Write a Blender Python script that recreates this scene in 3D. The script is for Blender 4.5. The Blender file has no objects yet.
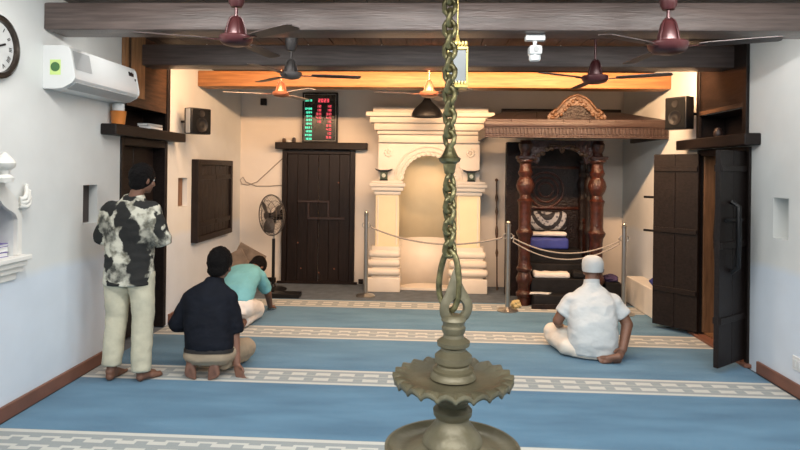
import bpy, bmesh, math, random
from mathutils import Vector, Matrix, noise
random.seed(7)
PI = math.pi
sc = bpy.context.scene
COL = sc.collection

# ------------------------------------------------------------------ camera
F, CX, HY = 620.0, 400.0, 170.0
CAMP = Vector((0, 0, 1.70))
ROT = Matrix.Rotation(math.atan(27 / 620), 3, 'Z') @ Matrix.Rotation(PI / 2, 3, 'X') @ Matrix.Rotation(0.012, 3, 'Z')
cd = bpy.data.cameras.new('camera'); cam = bpy.data.objects.new('camera', cd); COL.objects.link(cam)
cam.matrix_world = Matrix.Translation(CAMP) @ ROT.to_4x4()
cd.sensor_width = 36; cd.sensor_fit = 'HORIZONTAL'; cd.lens = F * 36 / 800; cd.shift_y = (HY - 225) / 800
cd.clip_start = 0.05
sc.camera = cam
def ray(px, py): return ROT @ Vector(((px - CX) / F, (HY - py) / F, -1))
def atY(px, py, Y): d = ray(px, py); return CAMP + d * (Y / d.y)
def atX(px, py, X): d = ray(px, py); return CAMP + d * (X / d.x)

# ------------------------------------------------------------------ materials
def lin(c):
    return tuple((v / 12.92 if v <= .04045 else ((v + .055) / 1.055) ** 2.4) for v in c)
def rgb(r, g, b): return lin((r / 255, g / 255, b / 255))
MATS = {}
def mat(name, col, rough=.6, metal=0.0, var=.0, scale=8.0, bump=0.0, bscale=40.0, stretch=(1, 1, 1), col2=None, spec=None, emit=None, estr=0, sheen=0, trans=0):
    if name in MATS: return MATS[name]
    m = bpy.data.materials.new(name); m.use_nodes = True; MATS[name] = m
    nt = m.node_tree; b = nt.nodes['Principled BSDF']
    b.inputs['Roughness'].default_value = rough; b.inputs['Metallic'].default_value = metal
    b.inputs['Base Color'].default_value = (*col, 1)
    if spec is not None: b.inputs['Specular IOR Level'].default_value = spec
    if sheen: b.inputs['Sheen Weight'].default_value = sheen
    if trans: b.inputs['Transmission Weight'].default_value = trans
    if emit is not None:
        b.inputs['Emission Color'].default_value = (*emit, 1); b.inputs['Emission Strength'].default_value = estr
    tc = nt.nodes.new('ShaderNodeTexCoord'); mp = nt.nodes.new('ShaderNodeMapping')
    mp.inputs['Scale'].default_value = stretch; nt.links.new(tc.outputs['Object'], mp.inputs['Vector'])
    if var or col2:
        n = nt.nodes.new('ShaderNodeTexNoise'); n.inputs['Scale'].default_value = scale; n.inputs['Detail'].default_value = 5
        nt.links.new(mp.outputs['Vector'], n.inputs['Vector'])
        r = nt.nodes.new('ShaderNodeValToRGB'); nt.links.new(n.outputs['Fac'], r.inputs['Fac'])
        a = tuple(max(0, c * (1 - var)) for c in col); z = col2 if col2 else tuple(min(1, c * (1 + var)) for c in col)
        r.color_ramp.elements[0].position = .3; r.color_ramp.elements[1].position = .7
        r.color_ramp.elements[0].color = (*a, 1); r.color_ramp.elements[1].color = (*z, 1)
        nt.links.new(r.outputs['Color'], b.inputs['Base Color'])
    if bump:
        n2 = nt.nodes.new('ShaderNodeTexNoise'); n2.inputs['Scale'].default_value = bscale; n2.inputs['Detail'].default_value = 4
        nt.links.new(mp.outputs['Vector'], n2.inputs['Vector'])
        bp = nt.nodes.new('ShaderNodeBump'); bp.inputs['Strength'].default_value = bump; bp.inputs['Distance'].default_value = .02
        nt.links.new(n2.outputs['Fac'], bp.inputs['Height']); nt.links.new(bp.outputs['Normal'], b.inputs['Normal'])
    return m

def wall_mat(name, up, low, split=.93):
    m = mat(name, up, .75, bump=.08, bscale=6)
    nt = m.node_tree; b = nt.nodes['Principled BSDF']
    N = nt.nodes.new; L = nt.links.new
    g = N('ShaderNodeNewGeometry'); s = N('ShaderNodeSeparateXYZ'); L(g.outputs['Position'], s.inputs[0])
    n = N('ShaderNodeTexNoise'); n.inputs['Scale'].default_value = 1.6; n.inputs['Detail'].default_value = 6; L(g.outputs['Position'], n.inputs['Vector'])
    ma = N('ShaderNodeMath'); ma.operation = 'MULTIPLY_ADD'; L(n.outputs['Fac'], ma.inputs[0]); ma.inputs[1].default_value = .10; L(s.outputs['Z'], ma.inputs[2])
    mr = N('ShaderNodeMapRange'); L(ma.outputs[0], mr.inputs['Value']); mr.inputs['From Min'].default_value = split + .02; mr.inputs['From Max'].default_value = split + .10
    mx = N('ShaderNodeMix'); mx.data_type = 'RGBA'; L(mr.outputs[0], mx.inputs['Factor']); mx.inputs['A'].default_value = (*low, 1); mx.inputs['B'].default_value = (*up, 1)
    n3 = N('ShaderNodeTexNoise'); n3.inputs['Scale'].default_value = 3.5; n3.inputs['Detail'].default_value = 8; L(g.outputs['Position'], n3.inputs['Vector'])
    mr2 = N('ShaderNodeMapRange'); L(n3.outputs['Fac'], mr2.inputs['Value']); mr2.inputs['To Min'].default_value = .90; mr2.inputs['To Max'].default_value = 1.06
    mm = N('ShaderNodeMix'); mm.data_type = 'RGBA'; mm.blend_type = 'MULTIPLY'; mm.inputs['Factor'].default_value = 1
    L(mx.outputs['Result'], mm.inputs['A']); L(mr2.outputs[0], mm.inputs['B']); L(mm.outputs['Result'], b.inputs['Base Color'])
    return m
WALL = wall_mat('wall_paint', (.70, .71, .69), (.65, .715, .79))
BACKW = mat('back_wall_paint', (.74, .68, .61), .75, var=.05, scale=2, bump=.08, bscale=6)
NICHEW = mat('niche_paint', (.66, .67, .65), .7, var=.03, scale=3, bump=.05)
PLASTER = mat('white_plaster', (.74, .72, .67), .55, var=.04, scale=6, bump=.06, bscale=25)
MIHW = mat('mihrab_white', (.71, .65, .57), .5, var=.04, scale=5, bump=.05, bscale=20)
MIHY = mat('mihrab_ivory', (.74, .64, .44), .55, var=.05, scale=3)
DARK = mat('dark_timber', (.014, .0088, .0075), .42, var=.45, scale=4, bump=.15, bscale=10, stretch=(12, 12, 1), spec=.25)
DARKY = mat('dark_timber_long', (.013, .009, .008), .42, var=.4, scale=4, bump=.15, bscale=10, stretch=(12, 1, 12), spec=.25)
BOARDD = mat('dark_brown_board', (.016, .010, .008), .45, var=.45, scale=4, bump=.15, bscale=10, stretch=(10, 1, 10), spec=.3)
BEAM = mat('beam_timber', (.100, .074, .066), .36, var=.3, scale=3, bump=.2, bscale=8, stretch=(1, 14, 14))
BEAMO = mat('beam_timber_lamplit', (.36, .155, .055), .5, var=.28, scale=3, bump=.2, bscale=8, stretch=(1, 14, 14))  # bare timber with the orange of the warm lamplight put into its colour
BOARD = mat('brown_board', (.075, .038, .020), .5, var=.45, scale=4, bump=.15, bscale=10, stretch=(10, 1, 10))
BOARDO = mat('orange_board', (.34, .165, .07), .5, var=.35, scale=4, bump=.15, bscale=10, stretch=(10, 10, 1))
REVEAL = mat('reveal_wood', (.17, .085, .040), .5, var=.35, scale=4, stretch=(8, 8, 1))
SKIRT = mat('skirting_paint', (.18, .078, .050), .5, var=.2, scale=5)
CEIL = mat('ceiling_boards', (.05, .036, .030), .6, var=.35, scale=3, bump=.2, bscale=8, stretch=(14, 1, 1))
FLOOR = mat('floor_dark', (.10, .125, .155), .8, var=.2, scale=8)
CARVED = mat('carved_redwood', (.042, .0105, .0055), .30, var=.6, scale=18, bump=.5, bscale=45)
CARVDK = mat('carved_darkwood', (.012, .006, .005), .4, var=.5, scale=14, bump=.6, bscale=40, spec=.3)
CANOPY = mat('canopy_wood', (.031, .0155, .0125), .42, var=.35, scale=6, bump=.2, bscale=20, stretch=(1, 8, 8))
GILT = mat('gilt_wood', (.072, .034, .015), .42, var=.4, scale=20, bump=.5, bscale=50)
BRONZE = mat('aged_bronze', (.140, .124, .076), .45, .25, var=.28, scale=9, bump=.14, bscale=40)
CHAINM = mat('chain_bronze', (.155, .135, .062), .34, .6, var=.6, scale=45, bump=.2, bscale=80)
STEEL = mat('steel', (.42, .41, .39), .28, .9, var=.08, scale=6)
MAROON = mat('maroon_enamel', (.060, .016, .017), .28, .25, var=.12, scale=6)
COPPER = mat('copper_enamel', (.27, .105, .06), .3, .4, var=.12, scale=6)
FANBLK = mat('fan_dark', (.06, .045, .042), .4, .2, var=.2, scale=6)
FANGRY = mat('fan_grey', (.085, .075, .072), .4, .3, var=.15, scale=6)
BLADE = mat('fan_blade', (.045, .032, .030), .4, .1, var=.2, scale=5)
BLADEL = mat('fan_blade_pale', (.42, .36, .32), .4, .1, var=.1, scale=5)
BLACK = mat('black_plastic', (.008, .008, .009), .4, var=.2, scale=10, spec=.3)
BLKMESH = mat('speaker_grille', (.006, .0065, .007), .7, bump=.3, bscale=300, spec=.1)
ACW = mat('ac_white', (.66, .67, .66), .3, var=.02, scale=4)
ACG = mat('ac_grey', (.40, .41, .41), .4, var=.05, scale=6)
ACGRN = mat('ac_sticker_green', (.55, .70, .25), .5, var=.05, scale=6)
ACDG = mat('ac_badge', (.06, .16, .05), .5, var=.1, scale=20)
WPL = mat('white_plastic', (.72, .73, .72), .35, var=.02, scale=5)
LEDG = mat('led_green', (.02, .2, .12), .5, emit=(.12, .95, .60), estr=1.6, var=.02)
LEDR = mat('led_red', (.25, .02, .03), .5, emit=(1.0, .10, .14), estr=1.3, var=.02)
LEDP = mat('led_panel', (.012, .014, .013), .25, var=.2)
ORANGE = mat('orange_plastic', (.62, .20, .035), .4, var=.08, scale=6)
PAPER = mat('paper', (.72, .72, .70), .7, var=.05, scale=9)
PURPLE = mat('book_purple', (.17, .13, .36), .5, var=.15, scale=10)
SKIN = mat('skin_brown', (.165, .078, .048), .5, var=.14, scale=14, bump=.05)
SKIN2 = mat('skin_light_brown', (.19, .092, .060), .5, var=.14, scale=14, bump=.05)
HAIR = mat('black_hair', (.006, .005, .005), .6, var=.3, scale=60, bump=.8, bscale=160, spec=.12)
EYE = mat('eye_white', (.7, .68, .64), .3, var=.02)
KHAKI = mat('cream_trouser', (.51, .48, .36), .85, var=.12, scale=9, bump=.35, bscale=14)
BEIGE = mat('beige_trouser', (.33, .26, .18), .85, var=.15, scale=7, bump=.25, bscale=16)
NAVY = mat('dark_shirt', (.0065, .008, .013), .8, var=.25, scale=9, bump=.3, bscale=12, spec=.15)
TURQ = mat('turquoise_shirt', (.14, .40, .47), .8, var=.10, scale=6, bump=.3, bscale=12)
WHITEC = mat('white_cotton', (.52, .545, .55), .85, var=.05, scale=6, bump=.4, bscale=11)
WHITEP = mat('offwhite_cotton', (.70, .66, .62), .85, var=.06, scale=6, bump=.3, bscale=12)
BELT = mat('belt_leather', (.02, .015, .012), .4, var=.2)
CLOTHK = mat('black_cloth', (.007, .007, .0085), .7, var=.5, scale=9, bump=.5, bscale=14, spec=.3)
BLUEC = mat('royal_blue_cloth', (.035, .05, .26), .6, var=.15, scale=8, bump=.2, bscale=20)
CARD = mat('grey_brown_card', (.20, .155, .12), .7, var=.3, scale=8, bump=.2)
YEL = mat('yellow_cloth', (.55, .45, .22), .8, var=.25, scale=12, bump=.3)
CABLE = mat('cable_grey', (.33, .28, .24), .6, var=.1)
BRASS = mat('brass_trim', (.62, .48, .16), .4, .5, var=.2, scale=30)
LANTG = mat('lantern_glass', (.20, .215, .22), .25, var=.06, scale=12)
GREENM = mat('green_enamel', (.03, .05, .025), .5, var=.4, scale=20)
GLASSD = mat('glass_dial', (.45, .48, .42), .3, var=.2, scale=20)
FACE = mat('clock_face', (.55, .56, .55), .5, var=.05)
CLKRIM = mat('clock_rim', (.05, .038, .030), .25, .5, var=.3, scale=20)
TUBE = mat('tube_light', (.9, .9, .9), .5, emit=(1, .96, .9), estr=2.0, var=.01)
FANMESH = mat('fan_guard_wire', (.16, .145, .135), .35, .6, var=.1)

def camo():
    m = mat('camouflage_cloth', (.6, .6, .5), .85, bump=.25, bscale=14)
    nt = m.node_tree; b = nt.nodes['Principled BSDF']; N = nt.nodes.new; L = nt.links.new
    tc = N('ShaderNodeTexCoord')
    nz_ = N('ShaderNodeTexNoise'); nz_.inputs['Scale'].default_value = 11; nz_.inputs['Detail'].default_value = 3; L(tc.outputs['Object'], nz_.inputs['Vector'])
    ds = N('ShaderNodeVectorMath'); ds.operation = 'MULTIPLY_ADD'; L(nz_.outputs['Color'], ds.inputs[0]); ds.inputs[1].default_value = (.12, .12, .12); L(tc.outputs['Object'], ds.inputs[2])
    def field(blobs):
        acc = None
        for x, z, rx, rz in blobs:
            a = N('ShaderNodeVectorMath'); a.operation = 'SUBTRACT'; L(ds.outputs[0], a.inputs[0]); a.inputs[1].default_value = (x + .06, .06, z + .06)
            c = N('ShaderNodeVectorMath'); c.operation = 'MULTIPLY'; L(a.outputs[0], c.inputs[0]); c.inputs[1].default_value = (1 / rx, .6, 1 / rz)
            l = N('ShaderNodeVectorMath'); l.operation = 'LENGTH'; L(c.outputs[0], l.inputs[0])
            if acc is None: acc = l.outputs['Value']
            else:
                mn = N('ShaderNodeMath'); mn.operation = 'MINIMUM'; L(acc, mn.inputs[0]); L(l.outputs['Value'], mn.inputs[1]); acc = mn.outputs[0]
        return acc
    K = .0079
    def P(l): return [((px - 128) * K, 1.7 - (py - 166.7) * K, rx * K, ry * K) for px, py, rx, ry in l]
    blk = field(P([(112, 206, 9, 8), (127, 214, 8, 13), (135, 236, 9, 19), (143, 262, 9, 22), (148, 203, 11, 4), (163, 222, 5, 16), (110, 262, 10, 8), (99, 236, 4, 12), (132, 196, 6, 4), (150, 283, 8, 5), (118, 284, 6, 3)]))
    gry = field(P([(127, 272, 17, 10), (113, 232, 8, 13), (104, 225, 5, 10), (150, 240, 9, 12), (166, 240, 5, 8)]))
    n2 = N('ShaderNodeTexNoise'); n2.inputs['Scale'].default_value = 16; n2.inputs['Detail'].default_value = 5; L(tc.outputs['Object'], n2.inputs['Vector'])
    base = N('ShaderNodeValToRGB'); L(n2.outputs['Fac'], base.inputs['Fac']); e = base.color_ramp.elements
    e[0].position = .36; e[0].color = (.17, .16, .12, 1); e[1].position = .56; e[1].color = (.60, .58, .48, 1)
    gr = N('ShaderNodeValToRGB'); L(n2.outputs['Fac'], gr.inputs['Fac']); e = gr.color_ramp.elements
    e[0].position = .40; e[0].color = (.05, .05, .042, 1); e[1].position = .60; e[1].color = (.36, .35, .29, 1)
    def mixf(f, lo, hi, A, Bc):
        mr = N('ShaderNodeMapRange'); L(f, mr.inputs['Value']); mr.inputs['From Min'].default_value = lo; mr.inputs['From Max'].default_value = hi
        mx = N('ShaderNodeMix'); mx.data_type = 'RGBA'; L(mr.outputs[0], mx.inputs['Factor'])
        L(A, mx.inputs['A'])
        L(Bc, mx.inputs['B']); return mx.outputs['Result']
    rgbn = N('ShaderNodeRGB'); rgbn.outputs[0].default_value = (.012, .012, .011, 1)
    c1 = mixf(gry, .85, 1.05, gr.outputs['Color'], base.outputs['Color'])
    c2 = mixf(blk, .95, 1.12, rgbn.outputs[0], c1)
    L(c2, b.inputs['Base Color'])
    return m
CAMO = camo()

def pattern_cloth():
    m = mat('patterned_cloth', (.1, .1, .1), .7, bump=.2, bscale=20)
    nt = m.node_tree; b = nt.nodes['Principled BSDF']; N = nt.nodes.new; L = nt.links.new
    tc = N('ShaderNodeTexCoord'); n = N('ShaderNodeTexVoronoi'); n.inputs['Scale'].default_value = 22; L(tc.outputs['Object'], n.inputs['Vector'])
    w = N('ShaderNodeTexWave'); w.wave_type = 'RINGS'; w.rings_direction = 'SPHERICAL'; w.inputs['Scale'].default_value = 3.2; w.inputs['Distortion'].default_value = 2.5
    mp = N('ShaderNodeMapping'); mp.inputs['Location'].default_value = (0, 0, -.22); L(tc.outputs['Object'], mp.inputs[0]); L(mp.outputs[0], w.inputs['Vector'])
    r = N('ShaderNodeValToRGB'); r.color_ramp.interpolation = 'CONSTANT'; e = r.color_ramp.elements
    e[0].color = (.012, .013, .02, 1); e[1].position = .45; e[1].color = (.33, .34, .37, 1); L(w.outputs['Fac'], r.inputs['Fac'])
    r2 = N('ShaderNodeValToRGB'); r2.color_ramp.elements[0].position = .25; r2.color_ramp.elements[1].position = .45; r2.color_ramp.elements[0].color = (.25, .25, .3, 1); r2.color_ramp.elements[1].color = (1, 1, 1, 1)
    L(n.outputs['Distance'], r2.inputs['Fac'])
    mm = N('ShaderNodeMix'); mm.data_type = 'RGBA'; mm.blend_type = 'MULTIPLY'; mm.inputs['Factor'].default_value = 1
    L(r.outputs['Color'], mm.inputs['A']); L(r2.outputs['Color'], mm.inputs['B']); L(mm.outputs['Result'], b.inputs['Base Color'])
    return m
PATC = pattern_cloth()

STRIPES = [(2.32, .37), (3.68, .37), (5.03, .36), (6.39, .44), (7.78, .38)]
def carpet_mat():
    m = mat('carpet_pile', (.1, .2, .35), .95, bump=.5, bscale=350, sheen=.15)
    nt = m.node_tree; b = nt.nodes['Principled BSDF']; N = nt.nodes.new; L = nt.links.new
    def math_(op, a, c=None, d=None):
        n = N('ShaderNodeMath'); n.operation = op
        for i, v in enumerate((a, c, d)):
            if v is None: continue
            if isinstance(v, (int, float)): n.inputs[i].default_value = v
            else: L(v, n.inputs[i])
        return n.outputs[0]
    g = N('ShaderNodeNewGeometry'); s = N('ShaderNodeSeparateXYZ'); L(g.outputs['Position'], s.inputs[0])
    y = math_('MULTIPLY_ADD', s.outputs['X'], .012, s.outputs['Y'])
    band = edge = row = None
    for c, w in STRIPES:
        d = math_('ABSOLUTE', math_('SUBTRACT', y, c))
        i = math_('LESS_THAN', d, w / 2)
        e = math_('LESS_THAN', math_('ABSOLUTE', math_('SUBTRACT', d, w / 2 - .025)), .020)
        r = math_('LESS_THAN', math_('ABSOLUTE', math_('SUBTRACT', d, .060)), .034)
        band = i if band is None else math_('MAXIMUM', band, i)
        edge = e if edge is None else math_('MAXIMUM', edge, e)
        row = r if row is None else math_('MAXIMUM', row, r)
    par = math_('GREATER_THAN', math_('FRACT', math_('MULTIPLY', math_('FLOOR', math_('MULTIPLY', y, 16)), .5)), .25)
    fx = math_('FRACT', math_('ADD', math_('MULTIPLY', s.outputs['X'], 5.0), math_('MULTIPLY', par, .5)))
    dash = math_('MULTIPLY', row, math_('LESS_THAN', fx, .62))
    lt = math_('MAXIMUM', edge, dash)
    n = N('ShaderNodeTexNoise'); n.inputs['Scale'].default_value = 2.2; n.inputs['Detail'].default_value = 7
    mp = N('ShaderNodeMapping'); mp.inputs['Scale'].default_value = (.6, 2.2, 1); L(g.outputs['Position'], mp.inputs[0]); L(mp.outputs[0], n.inputs['Vector'])
    cr = N('ShaderNodeValToRGB'); cr.color_ramp.elements[0].position = .3; cr.color_ramp.elements[1].position = .72
    cr.color_ramp.elements[0].color = (.052, .148, .245, 1); cr.color_ramp.elements[1].color = (.102, .240, .365, 1); L(n.outputs['Fac'], cr.inputs['Fac'])
    bm_ = N('ShaderNodeMix'); bm_.data_type = 'RGBA'; L(lt, bm_.inputs['Factor']); bm_.inputs['A'].default_value = (.30, .33, .33, 1); bm_.inputs['B'].default_value = (.58, .58, .53, 1)
    fm = N('ShaderNodeMix'); fm.data_type = 'RGBA'; L(band, fm.inputs['Factor']); L(cr.outputs['Color'], fm.inputs['A']); L(bm_.outputs['Result'], fm.inputs['B'])
    L(fm.outputs['Result'], b.inputs['Base Color'])
    return m
CARPET = carpet_mat()

# ------------------------------------------------------------------ mesh helpers
def B(): return bmesh.new()
def box(bm, a, b, bev=0.0, M=None, seg=1):
    a = Vector(a); b = Vector(b)
    r = bmesh.ops.create_cube(bm, size=1.0); vs = r['verts']
    c = (a + b) / 2; d = b - a
    for v in vs: v.co = Vector((v.co.x * d.x, v.co.y * d.y, v.co.z * d.z)) + c
    if bev:
        es = list({e for v in vs for e in v.link_edges})
        o = bmesh.ops.bevel(bm, geom=es, offset=bev, segments=seg, affect='EDGES', profile=.5)
        vs = list({v for f in o['faces'] for v in f.verts} | {v for v in vs if v.is_valid})
    if M is not None: bmesh.ops.transform(bm, matrix=M, verts=vs)
    return vs
def frame(d):
    d = d.normalized(); u = Vector((0, 0, 1)) if abs(d.z) < .9 else Vector((1, 0, 0))
    x = d.cross(u).normalized(); return x, d.cross(x).normalized()
def tube(bm, pts, r, n=8, closed=False, cap=True):
    pts = [Vector(p) for p in pts]; rings = []; N_ = len(pts)
    rr = r if isinstance(r, (list, tuple)) else [r] * N_
    x = y = None
    for i, p in enumerate(pts):
        if closed: d = pts[(i + 1) % N_] - pts[i - 1]
        else: d = pts[min(i + 1, N_ - 1)] - pts[max(i - 1, 0)]
        d.normalize()
        if x is None: x, y = frame(d)
        else:
            x = (x - d * x.dot(d)).normalized(); y = d.cross(x)
        rings.append([bm.verts.new(p + x * math.cos(t) * rr[i] + y * math.sin(t) * rr[i]) for t in [2 * PI * k / n for k in range(n)]])
    m = N_ if closed else N_ - 1
    for i in range(m):
        a = rings[i]; b = rings[(i + 1) % N_]
        for k in range(n): bm.faces.new((a[k], a[(k + 1) % n], b[(k + 1) % n], b[k]))
    if cap and not closed:
        bm.faces.new(rings[0][::-1]); bm.faces.new(rings[-1])
def lathe(bm, prof, n=32, o=(0, 0, 0), axis=None, flute=None):
    """prof: (radius, z) pairs from bottom up"""
    o = Vector(o); rings = []
    M = axis if axis is not None else Matrix.Identity(3)
    for r, z in prof:
        if r < 1e-5: rings.append([bm.verts.new(o + M @ Vector((0, 0, z)))])
        else: rings.append([bm.verts.new(o + M @ Vector((r * math.cos(2 * PI * k / n), r * math.sin(2 * PI * k / n), z))) for k in range(n)])
    for a, b in zip(rings, rings[1:]):
        if len(a) == 1 and len(b) == 1: continue
        for k in range(n):
            k2 = (k + 1) % n
            if len(a) == 1: bm.faces.new((a[0], b[k2], b[k]))
            elif len(b) == 1: bm.faces.new((a[k], a[k2], b[0]))
            else: bm.faces.new((a[k], a[k2], b[k2], b[k]))
    if len(rings[0]) > 1: bm.faces.new(rings[0][::-1])
    if len(rings[-1]) > 1: bm.faces.new(rings[-1])
def prism(bm, pts, M, depth):
    """2-D outline (x,y) extruded along local z, mapped by 4x4 M"""
    a = [bm.verts.new(M @ Vector((p[0], p[1], 0))) for p in pts]; b = [bm.verts.new(M @ Vector((p[0], p[1], depth))) for p in pts]
    bm.faces.new(a[::-1]); bm.faces.new(b); n = len(pts)
    for k in range(n): bm.faces.new((a[k], a[(k + 1) % n], b[(k + 1) % n], b[k]))
def ball(bm, c, r, M=None, sub=2):
    rr = Vector(r) if not isinstance(r, (int, float)) else Vector((r, r, r))
    vs = bmesh.ops.create_icosphere(bm, subdivisions=sub, radius=1)['verts']
    X = (M.to_4x4() if M is not None else Matrix.Identity(4))
    T = Matrix.Translation(Vector(c)) @ X @ Matrix.Diagonal((*rr, 1))
    bmesh.ops.transform(bm, matrix=T, verts=vs)
def obj(name, bm, m, parent=None, smooth=None, loc=None):
    bmesh.ops.recalc_face_normals(bm, faces=bm.faces)
    me = bpy.data.meshes.new(name); bm.to_mesh(me); bm.free()
    me.materials.append(m)
    if smooth:
        me.polygons.foreach_set('use_smooth', [True] * len(me.polygons)); me.set_sharp_from_angle(angle=math.radians(smooth))
    o = bpy.data.objects.new(name, me); COL.objects.link(o)
    if parent is not None: o.parent = parent
    if loc is not None: o.location = loc
    return o
def tag(o, label, cat, group=None, kind=None):
    o['label'] = label; o['category'] = cat
    if group: o['group'] = group
    if kind: o['kind'] = kind
    return o
def thing(name, loc, label, cat, group=None, rz=0):
    o = bpy.data.objects.new(name, None); COL.objects.link(o); o.location = loc; o.rotation_euler = (0, 0, rz); o.empty_display_size = .1
    return tag(o, label, cat, group)
def struct(name, bm, m, parent=None, smooth=None):
    o = obj(name, bm, m, parent, smooth)
    if parent is None: o['kind'] = 'structure'
    return o
def sbase(name, loc=(0, 0, 0)):
    o = bpy.data.objects.new(name, None); COL.objects.link(o); o.location = loc; o['kind'] = 'structure'; return o

# ------------------------------------------------------------------ room shell
XL, XR, YB, YR, ZC, ZB = -2.80, 2.86, 9.2, -2.2, 2.97, 2.69
TH = .40
bm = B(); box(bm, (XL - TH, YR, -.12), (XR + TH, YB + .2, -.012)); struct('floor', bm, FLOOR)
bm = B()
for k in range(26):
    x0 = XL - TH + k * (XR - XL + 2 * TH) / 26; box(bm, (x0 + .003, YR, ZC), (x0 + (XR - XL + 2 * TH) / 26 - .003, YB, ZC + .05))
box(bm, (XL - TH, YR, ZC + .04), (XR + TH, YB + .2, ZC + .1)); struct('ceiling', bm, CEIL)

def holed_wall(x_in, x_out, y0, y1, z0, z1, holes):
    """holes: (ya, yb, za, zb, depth); depth >= thickness is a through hole"""
    bm = B(); s = 1 if x_out > x_in else -1; th = abs(x_out - x_in)
    ys = sorted({y0, y1, *[h[0] for h in holes], *[h[1] for h in holes]}); zs = sorted({z0, z1, *[h[2] for h in holes], *[h[3] for h in holes]})
    for ya, yb in zip(ys, ys[1:]):
        for za, zb in zip(zs, zs[1:]):
            d = 0
            for h in holes:
                if h[0] - 1e-6 <= ya and yb <= h[1] + 1e-6 and h[2] - 1e-6 <= za and zb <= h[3] + 1e-6: d = h[4]
            if d >= th: continue
            xa, xb = sorted((x_in + s * d, x_out)); box(bm, (xa, ya, za), (xb, yb, zb))
    bmesh.ops.remove_doubles(bm, verts=bm.verts, dist=1e-4)
    # drop the internal faces shared by two cells
    seen = {}
    for f in bm.faces:
        seen.setdefault(tuple(sorted(v.index for v in f.verts)), []).append(f)
    bm.verts.index_update(); seen = {}
    for f in bm.faces: seen.setdefault(tuple(sorted(v.index for v in f.verts)), []).append(f)
    dead = [f for fs in seen.values() if len(fs) > 1 for f in fs]
    bmesh.ops.delete(bm, geom=dead, context='FACES')
    return bm
LH = [(3.71, 4.09, 1.085, 1.50, .26), (4.94, 5.16, 1.225, 1.545, .085), (6.87, 7.14, 1.25, 1.58, .07), (5.54, 6.56, -.012, 1.98, .22), (5.54, 6.56, 2.08, 2.29, .3)]
struct('wall_left', holed_wall(XL, XL - TH, YR, YB, -.012, ZC, LH), WALL)
RH = [(5.03, 5.25, 1.18, 1.51, .15), (5.66, 6.66, -.012, 1.95, TH), (5.66, 6.66, 2.06, 2.30, .3)]
struct('wall_right', holed_wall(XR, XR + TH, YR, YB, -.012, ZC, RH), WALL)
bm = B(); box(bm, (XL - TH, YB, -.012), (XR + TH, YB + .2, ZC)); struct('wall_back', bm, BACKW)
bm = B(); box(bm, (XL - TH, YR - .15, -.012), (XR + TH, YR, ZC)); struct('wall_rear', bm, WALL)
bm = B(); box(bm, (XL, YR, 0), (XL + .025, 5.48, .10), .004); box(bm, (XL, 6.63, 0), (XL + .025, YB, .10), .004); struct('baseboard_left', bm, SKIRT)
bm = B(); box(bm, (XR - .025, YR, 0), (XR, 5.44, .10), .004); box(bm, (XR - .025, 6.80, 0), (XR, 7.0, .10), .004); struct('baseboard_right', bm, SKIRT)
bm = B(); box(bm, (XL + .03, YB - .025, 0), (-2.24, YB, .07), .004); box(bm, (-1.0, YB - .025, 0), (-.93, YB, .07), .004); struct('baseboard_back', bm, DARK)

# beams
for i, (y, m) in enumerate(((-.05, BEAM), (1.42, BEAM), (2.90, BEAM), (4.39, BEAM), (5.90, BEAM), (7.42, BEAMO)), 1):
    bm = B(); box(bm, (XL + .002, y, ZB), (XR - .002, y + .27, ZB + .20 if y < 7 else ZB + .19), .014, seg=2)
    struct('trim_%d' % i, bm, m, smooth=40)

# left lamp niche backs: near one dark to paint its shade, far one brown
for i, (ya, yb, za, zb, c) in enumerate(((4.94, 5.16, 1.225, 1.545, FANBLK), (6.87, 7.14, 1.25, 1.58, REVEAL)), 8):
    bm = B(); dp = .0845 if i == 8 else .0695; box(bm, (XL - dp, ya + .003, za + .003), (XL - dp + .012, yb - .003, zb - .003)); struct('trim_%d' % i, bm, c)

# ------------------------------------------------------------------ left door
d2 = sbase('door_2', (XL, 6.05, 0))
def lb(a, b, bev=.005):  # box in door-2 local coords
    bm = B(); box(bm, a, b, bev); return bm
obj('door_leaf', lb((-.17, -.445, .02), (-.12, -.003, 1.90)), DARKY, d2); obj('door_leaf', lb((-.17, .003, .02), (-.12, .445, 1.90)), DARKY, d2)
bm = B(); box(bm, (-.19, -.508, 0), (.012, -.446, 1.975), .006); box(bm, (-.19, .446, 0), (.012, .508, 1.975), .006); box(bm, (-.19, -.446, 1.90), (.010, .446, 1.975), .006)
obj('door_frame', bm, DARKY, d2)
bm = B()
for z in (.25, .95, 1.65): box(bm, (-.12, -.40, z), (-.105, -.03, z + .07), .003); box(bm, (-.12, .03, z), (-.105, .40, z + .07), .003)
obj('door_batten', bm, DARKY, d2)
bm = B(); tube(bm, [(-.105, .02, 1.0), (-.06, .02, 1.0), (-.06, .02, 1.12), (-.105, .02, 1.12)], .010); obj('door_handle', bm, BLACK, d2, 40)
bm = B(); box(bm, (.001, -.86, 1.975), (.14, .68, 2.070), .008); obj('lintel_shelf', bm, DARKY, d2)
bm = B(); box(bm, (.001, -.42, 2.27), (.018, .44, ZC - .002), .003); obj('transom_panel', bm, BOARD, d2)
bm = B(); box(bm, (-.28, -.505, 2.085), (-.26, .505, 2.285)); box(bm, (-.259, .495, 2.085), (-.002, .507, 2.285)); box(bm, (-.259, -.505, 2.0805), (-.002, .494, 2.0845)); box(bm, (-.259, -.505, 2.2855), (-.002, .494, 2.2895)); obj('recess_shade', bm, DARKY, d2)  # dark boards added so the recess shade sits in their colour
bm = B(); box(bm, (.001, -.505, 2.30), (.030, -.425, ZC - .002), .003); box(bm, (.019, -.36, 2.36), (.026, -.08, ZC - .002), .003); obj('transom_post', bm, BOARDO, d2)
bm = B(); box(bm, (.001, .445, 2.075), (.032, .51, ZC - .002), .003); obj('transom_post', bm, DARKY, d2)

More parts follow.
